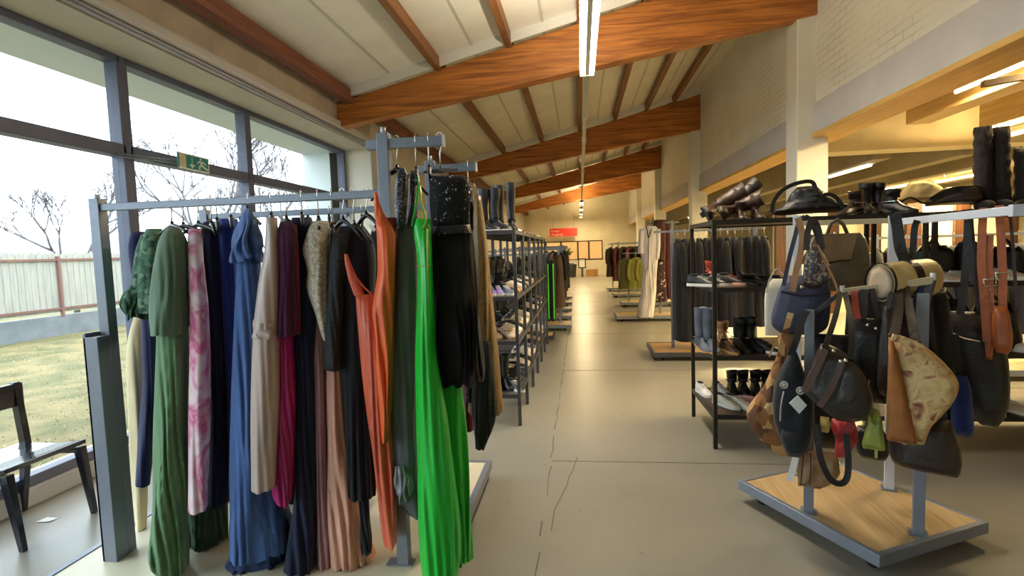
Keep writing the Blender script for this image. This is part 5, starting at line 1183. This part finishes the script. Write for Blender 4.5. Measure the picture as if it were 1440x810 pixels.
for q in range(46):
    a = rnd.uniform(0, 6.28); e = rnd.uniform(.2, 1.3); l = rnd.uniform(.3, .62); o_ = Vector((-.75, 31.1, 1.2)); t_ = o_ + Vector((math.cos(a) * math.cos(e) * l, math.sin(a) * math.cos(e) * l * .6, math.sin(e) * l)); mid = o_.lerp(t_, .6) + Vector((0, 0, .05)); s_ = Vector((-math.sin(a), math.cos(a), 0)) * .05
    m.add([o_, mid + s_, t_, mid - s_], [(0, 1, 2, 3)])
m.build('foliage', LEAFM, pt)
pf = thing('framed_picture', 'small dark framed notice standing below the back windows', 'picture', (.12, 30.2, .5))
MB().box(-.1, .34, 30.2, 30.24, 1.0, 1.06).box(-.1, .34, 30.2, 30.24, .5, .56).box(-.1, -.04, 30.2, 30.24, .5, 1.06).box(.28, .34, 30.2, 30.24, .5, 1.06).build('frame', DFR, pf); MB().box(-.06, .3, 30.23, 30.245, .52, 1.04).build('sheet', TAG, pf)
MB().box(.06, .18, 30.2, 30.3, 0, .5).build('stand', DARK_METAL, pf)

# ================================================================== LAMPS
TUBE = EM('fluorescent_tube', (255, 240, 214), 45.0); TUBEW = EM('wing_tube', (255, 226, 160), 9.0)
LHOUS = M('lamp_housing', (222, 220, 210), .4)
def area(name, loc, sx, sy, power, col, rot=(0, 0, 0)):
    l = bpy.data.lights.new(name, 'AREA'); l.shape = 'RECTANGLE'; l.size = sx; l.size_y = sy; l.energy = power; l.color = col
    o = bpy.data.objects.new(name, l); COL.objects.link(o); o.location = loc; o.rotation_euler = rot; return o
LX = .12
YEL = (1.0, .80, .45)
tr = MB(); tr.box(LX - .028, LX + .028, 1.5, 31.0, 3.43, 3.485); 
tg_ = thing('lamp_trunking', 'long grey lamp trunking running the length of the aisle ceiling', 'lamp rail', (LX, 16, 3.43))
tr.build('rail', M('trunking_grey', (176, 174, 164), .4, .2), tg_)
for y in (1.0 + .1, 7.1, 13.3, 19.4, 25.4):
    MB().tube([(LX, y, 3.48), (LX, y, zbot(LX) + .01)], .006, 6).build('suspension_rod', METAL, tg_)
for y in (7.6, 9.2, 10.8, 13.0, 14.8, 16.4): MB().box(LX - .04, LX + .04, y - .02, y + .02, 3.42, 3.49).build('clip', WHITE_METAL, tg_)
lamps = [(3.8, 5.57, 'nearest fluorescent ceiling lamp lit above the aisle')] + [(20.2, 21.7, 'lit ceiling lamp far down the aisle, first past the third beam'), (23.6, 24.8, 'lit ceiling lamp far down the aisle, second past the third beam'), (26.8, 28, 'lit ceiling lamp far down the aisle, third past the third beam'), (29.4, 30.3, 'lit ceiling lamp far down the aisle, nearest the back wall')]
for y0, y1, lab in lamps:
    zc = 3.43
    lm = thing('ceiling_lamp', lab, 'lamp', (LX, (y0 + y1) / 2, zc - .06), 'fluorescent lamps above the aisle')
    MB().prism([(LX - .05, y0, zc), (LX + .05, y0, zc), (LX + .075, y0, zc - .045), (LX - .075, y0, zc - .045)], (0, y1 - y0, 0)).build('housing', LHOUS, lm)
    for dx in (-.045, .045): MB().tube([(LX + dx, y0 + .03, zc - .06), (LX + dx, y1 - .03, zc - .06)], .016, 10).build('tube', TUBE if y0 < 10 else TUBEW, lm)
    MB().box(LX - .02, LX + .02, y0 + .02, y1 - .02, zc - .075, zc - .045).build('reflector', LHOUS, lm)
    for yy in (y0 + .015, y1 - .015): MB().box(LX - .07, LX + .07, yy - .015, yy + .015, zc - .08, zc).build('end_cap', LHOUS, lm)
    area('lamp_light', (LX, (y0 + y1) / 2, zc - .085), .14, y1 - y0, (40 if y0 < 10 else 60), (1, .91, .73) if y0 < 10 else YEL); area('lamp_light', (LX, (y0 + y1) / 2, zc + .03), .14, y1 - y0, (150 if y0 < 10 else 80), (1, .91, .73) if y0 < 10 else YEL, (PI, 0, 0))
for q, (x, y, z) in enumerate(((4.46, 9.5, 2.72), (7.6, 11.8, 2.75), (5.26, 7.0, 2.8), (7.2, 13.5, 2.75), (4.5, 16, 2.72), (4.5, 22, 2.72))):
    lm = thing('ceiling_lamp', 'lit fluorescent lamp under the side wing ceiling, %s' % ('left one just past the column', 'seen beside the tall boots', 'nearest, at the right edge', 'low one above the upright black boots', 'farther along the column row', 'farthest along the column row')[q], 'lamp', (x, y, z), 'fluorescent lamps in the side wing')
    MB().box(x - .06, x + .06, y - .7, y + .7, z + .03, z + .08).build('housing', LHOUS, lm); MB().tube([(x, y - .68, z + .01), (x, y + .68, z + .01)], .02, 10).build('tube', TUBEW, lm)
    MB().tube([(x, y - .4, z + .08), (x, y - .4, 3.42)], .006, 6).tube([(x, y + .4, z + .08), (x, y + .4, 3.42)], .006, 6).build('suspension_wire', METAL, lm)
    area('wing_lamp_light', (x, y, z - .03), .16, 1.4, 190, (1, .76, .36)); area('wing_lamp_light', (x, y, z + .1), .16, 1.4, 70, (1, .76, .38), (PI, 0, 0))
area('back_room_light', (0, YB + 1.8, 2.9), 5, 1.5, 70, (1, .72, .35))
# lamp hidden from view above the lintel board of the wing (its glow reaches column and timber)
lm = thing('ceiling_lamp', 'fluorescent lamp close behind the brick wall beside the nearest column', 'lamp', (3.75, 5.2, 2.98), 'fluorescent lamps in the side wing')
MB().box(3.69, 3.81, 4.5, 5.9, 3.05, 3.1).build('housing', LHOUS, lm); MB().tube([(3.75, 4.52, 3.03), (3.75, 5.88, 3.03)], .02, 10).build('tube', TUBEW, lm)
area('wing_lamp_light', (3.75, 5.2, 3.0), .16, 1.4, 130, (1, .76, .38))

# ================================================================== OUTSIDE
GRASS = M('dry_lawn', (128, 114, 76), .9, noise=0, nscale=2.2, col2=(88, 88, 52), bump=.6, bscale=26, detail=9)
struct('ground_outside', MB().box(-70, XL - .1, -30, 90, -.2, -.06), GRASS)
struct('path_outside', MB().box(XL - .75, XL - .1, YF, 20, -.07, -.04), M('gravel_strip', (172, 164, 148), .9, noise=.25, nscale=40, bump=.4, bscale=60))
gr = MB()
for q in range(7000):
    x = XL - .8 - rnd.random() ** 1.6 * 7.5; y = 1.5 + rnd.random() * 10; h = rnd.uniform(.012, .03); a = rnd.uniform(0, 6.28)
    gr.add([(x - .006 * math.cos(a), y - .006 * math.sin(a), -.06), (x + .006 * math.cos(a), y + .006 * math.sin(a), -.06), (x + rnd.uniform(-.03, .03), y + rnd.uniform(-.03, .03), -.06 + h)], [(0, 1, 2)])
tag(gr.build('grass', M('dry_grass_blade', (176, 160, 112), .8, noise=.2, nscale=1.2)), 'short dry grass growing on the lawn outside the windows', 'grass', kind='stuff')
XF = -12.5
struct('wall_garden', MB().box(XF - .2, XF, -12, 60, -.1, .42), M('garden_wall_concrete', (116, 120, 124), .85, noise=.15, nscale=3, bump=.3, bscale=8))
fe = thing('picket_fence', 'weathered white picket fence with rusty rails on the garden wall', 'fence', (XF, 20, .42))
m = MB(); y = -8.0
while y < 48:
    w = .135; z1 = 1.96 + rnd.uniform(-.03, .03); x = XF - .06 + rnd.uniform(-.006, .006)
    m.prism([(x, y, .5), (x, y + w, .5), (x, y + w, z1 - .08), (x, y + w / 2, z1), (x, y, z1 - .08)], (.022, 0, 0)); y += .15
m.build('picket_boards', M('weathered_white_paint', (158, 156, 146), .8, noise=.1, nscale=3, stretch=(1, 6, .6)), fe)
RUST = M('rusty_steel', (120, 84, 76), .7)
for z in (.56, 1.74): MB().box(XF - .03, XF + .02, -8, 48, z, z + .05).build('rail', RUST, fe)
y = -7.0
while y < 48: MB().box(XF - .03, XF + .03, y, y + .06, .4, 1.85).build('fence_post', RUST, fe); y += 2.6
# bare trees
BARK = M('bare_bark', (104, 99, 104), .9, noise=.15, nscale=6)
def tree(label, base, h, seed, spread=.5, depth=5, r0=.14, split=3):
    rr = random.Random(seed); t = thing('bare_tree', label, 'tree', base, 'bare trees outside'); trunk = MB(); br_ = MB()
    def grow(p, d, l, r, k):
        n = 3; P = [p]; dd = d.copy()
        for i in range(n):
            dd = (dd + Vector((rr.uniform(-.16, .16), rr.uniform(-.16, .16), rr.uniform(-.02, .1)))).normalized(); P.append(P[-1] + dd * l / n)
        (trunk if k >= depth - 1 else br_).tube(P, [r, r * .88, r * .76, r * .62], 5 if k < 3 else 8)
        if k <= 0: return
        for i in range(split + (1 if k < 3 and rr.random() < .5 else 0)):
            a = rr.uniform(0, 6.28); sp = spread * rr.uniform(.7, 1.35); side = Vector((math.cos(a), math.sin(a), 0)); nd = (dd + side * sp + Vector((0, 0, rr.uniform(-.15, .2)))).normalized()
            grow(P[-1] if i else P[2].lerp(P[3], rr.random()), nd, l * rr.uniform(.62, .82), r * .66, k - 1)
    grow(Vector(base), Vector((0, 0, 1)), h * .3, r0, depth)
    trunk.build('trunk', BARK, t); br_.build('branches', BARK, t)
def at(px, dist, z=-.1):
    d = ray(px, 350); d.z = 0; d.normalize(); p = CAMP + d * dist; p.z = z; return p
tree('small bare tree beyond the picket fence, seen left of the rack post', at(100, 24), 5.6, 5, .6, 6, .09)
tree('large bare tree beyond the fence behind the exit sign', at(300, 22), 7.6, 8, .55, 6, .11)
tree('large bare tree beyond the fence seen through the last window', at(392, 27), 7.2, 12, .5, 6, .10)
tree('bare tree partly behind the window corner, farthest along the fence', at(452, 34), 6.8, 15, .5, 6, .09)
# neighbour's house behind the fence
hp = at(100, 44, -.1); hs = thing('house', 'low house with a grey roof and pink wall beyond the picket fence', 'house', hp)
m = MB(); m.box(hp.x - 6, hp.x + 2, hp.y - 5, hp.y + 7, -.1, 2.4); m.build('wall', M('pink_render', (196, 168, 166), .8), hs)
MB().prism([(hp.x - 6.6, hp.y - 5.6, 2.3), (hp.x + 2.6, hp.y - 5.6, 2.3), (hp.x - 2, hp.y - 5.6, 3.5)], (0, 13.4, 0)).build('roof', M('grey_roof', (140, 146, 152), .7, noise=.1, nscale=2), hs)
MB().box(hp.x + 1.99, hp.x + 2.03, hp.y - 1, hp.y + .4, .9, 2.0).build('window', M('dark_pane', (60, 70, 84), .2), hs)

# ================================================================== SKY, CAMERA, COLOUR
w = bpy.data.worlds.new('overcast_sky'); SC.world = w; w.use_nodes = True; nt = w.node_tree; N = nt.nodes; L = nt.links
bg = N['Background']; tc = N.new('ShaderNodeTexCoord'); sp = N.new('ShaderNodeSeparateXYZ'); L.new(tc.outputs['Generated'], sp.inputs[0])
rp = N.new('ShaderNodeValToRGB'); rp.color_ramp.elements[0].position = 0.0; rp.color_ramp.elements[0].color = (.74, .90, 1.0, 1); rp.color_ramp.elements[1].position = .45; rp.color_ramp.elements[1].color = (.84, .93, 1, 1)
L.new(sp.outputs['Z'], rp.inputs['Fac']); L.new(rp.outputs['Color'], bg.inputs['Color']); bg.inputs['Strength'].default_value = 4.2
cam = bpy.data.cameras.new('camera'); co = bpy.data.objects.new('camera', cam); COL.objects.link(co); SC.camera = co
cam.sensor_fit = 'HORIZONTAL'; cam.sensor_width = 36; cam.lens = FPX / 1440 * 36; cam.clip_start = .05; cam.clip_end = 300
rot = Matrix((_dx, _dy, _up))
Rc = Matrix([[rot[i][0], rot[i][1], -rot[i][2]] for i in range(3)])
co.matrix_world = Matrix.Translation(CAMP) @ Rc.to_4x4()
SC.view_settings.view_transform = 'Standard'; SC.view_settings.look = 'None'; SC.view_settings.gamma = 1; SC.view_settings.exposure = 0.55
SC.view_settings.use_curve_mapping = False
SC.cycles.use_denoising = True; SC.cycles.max_bounces = 10; SC.cycles.transparent_max_bounces = 12; SC.cycles.sample_clamp_indirect = 8
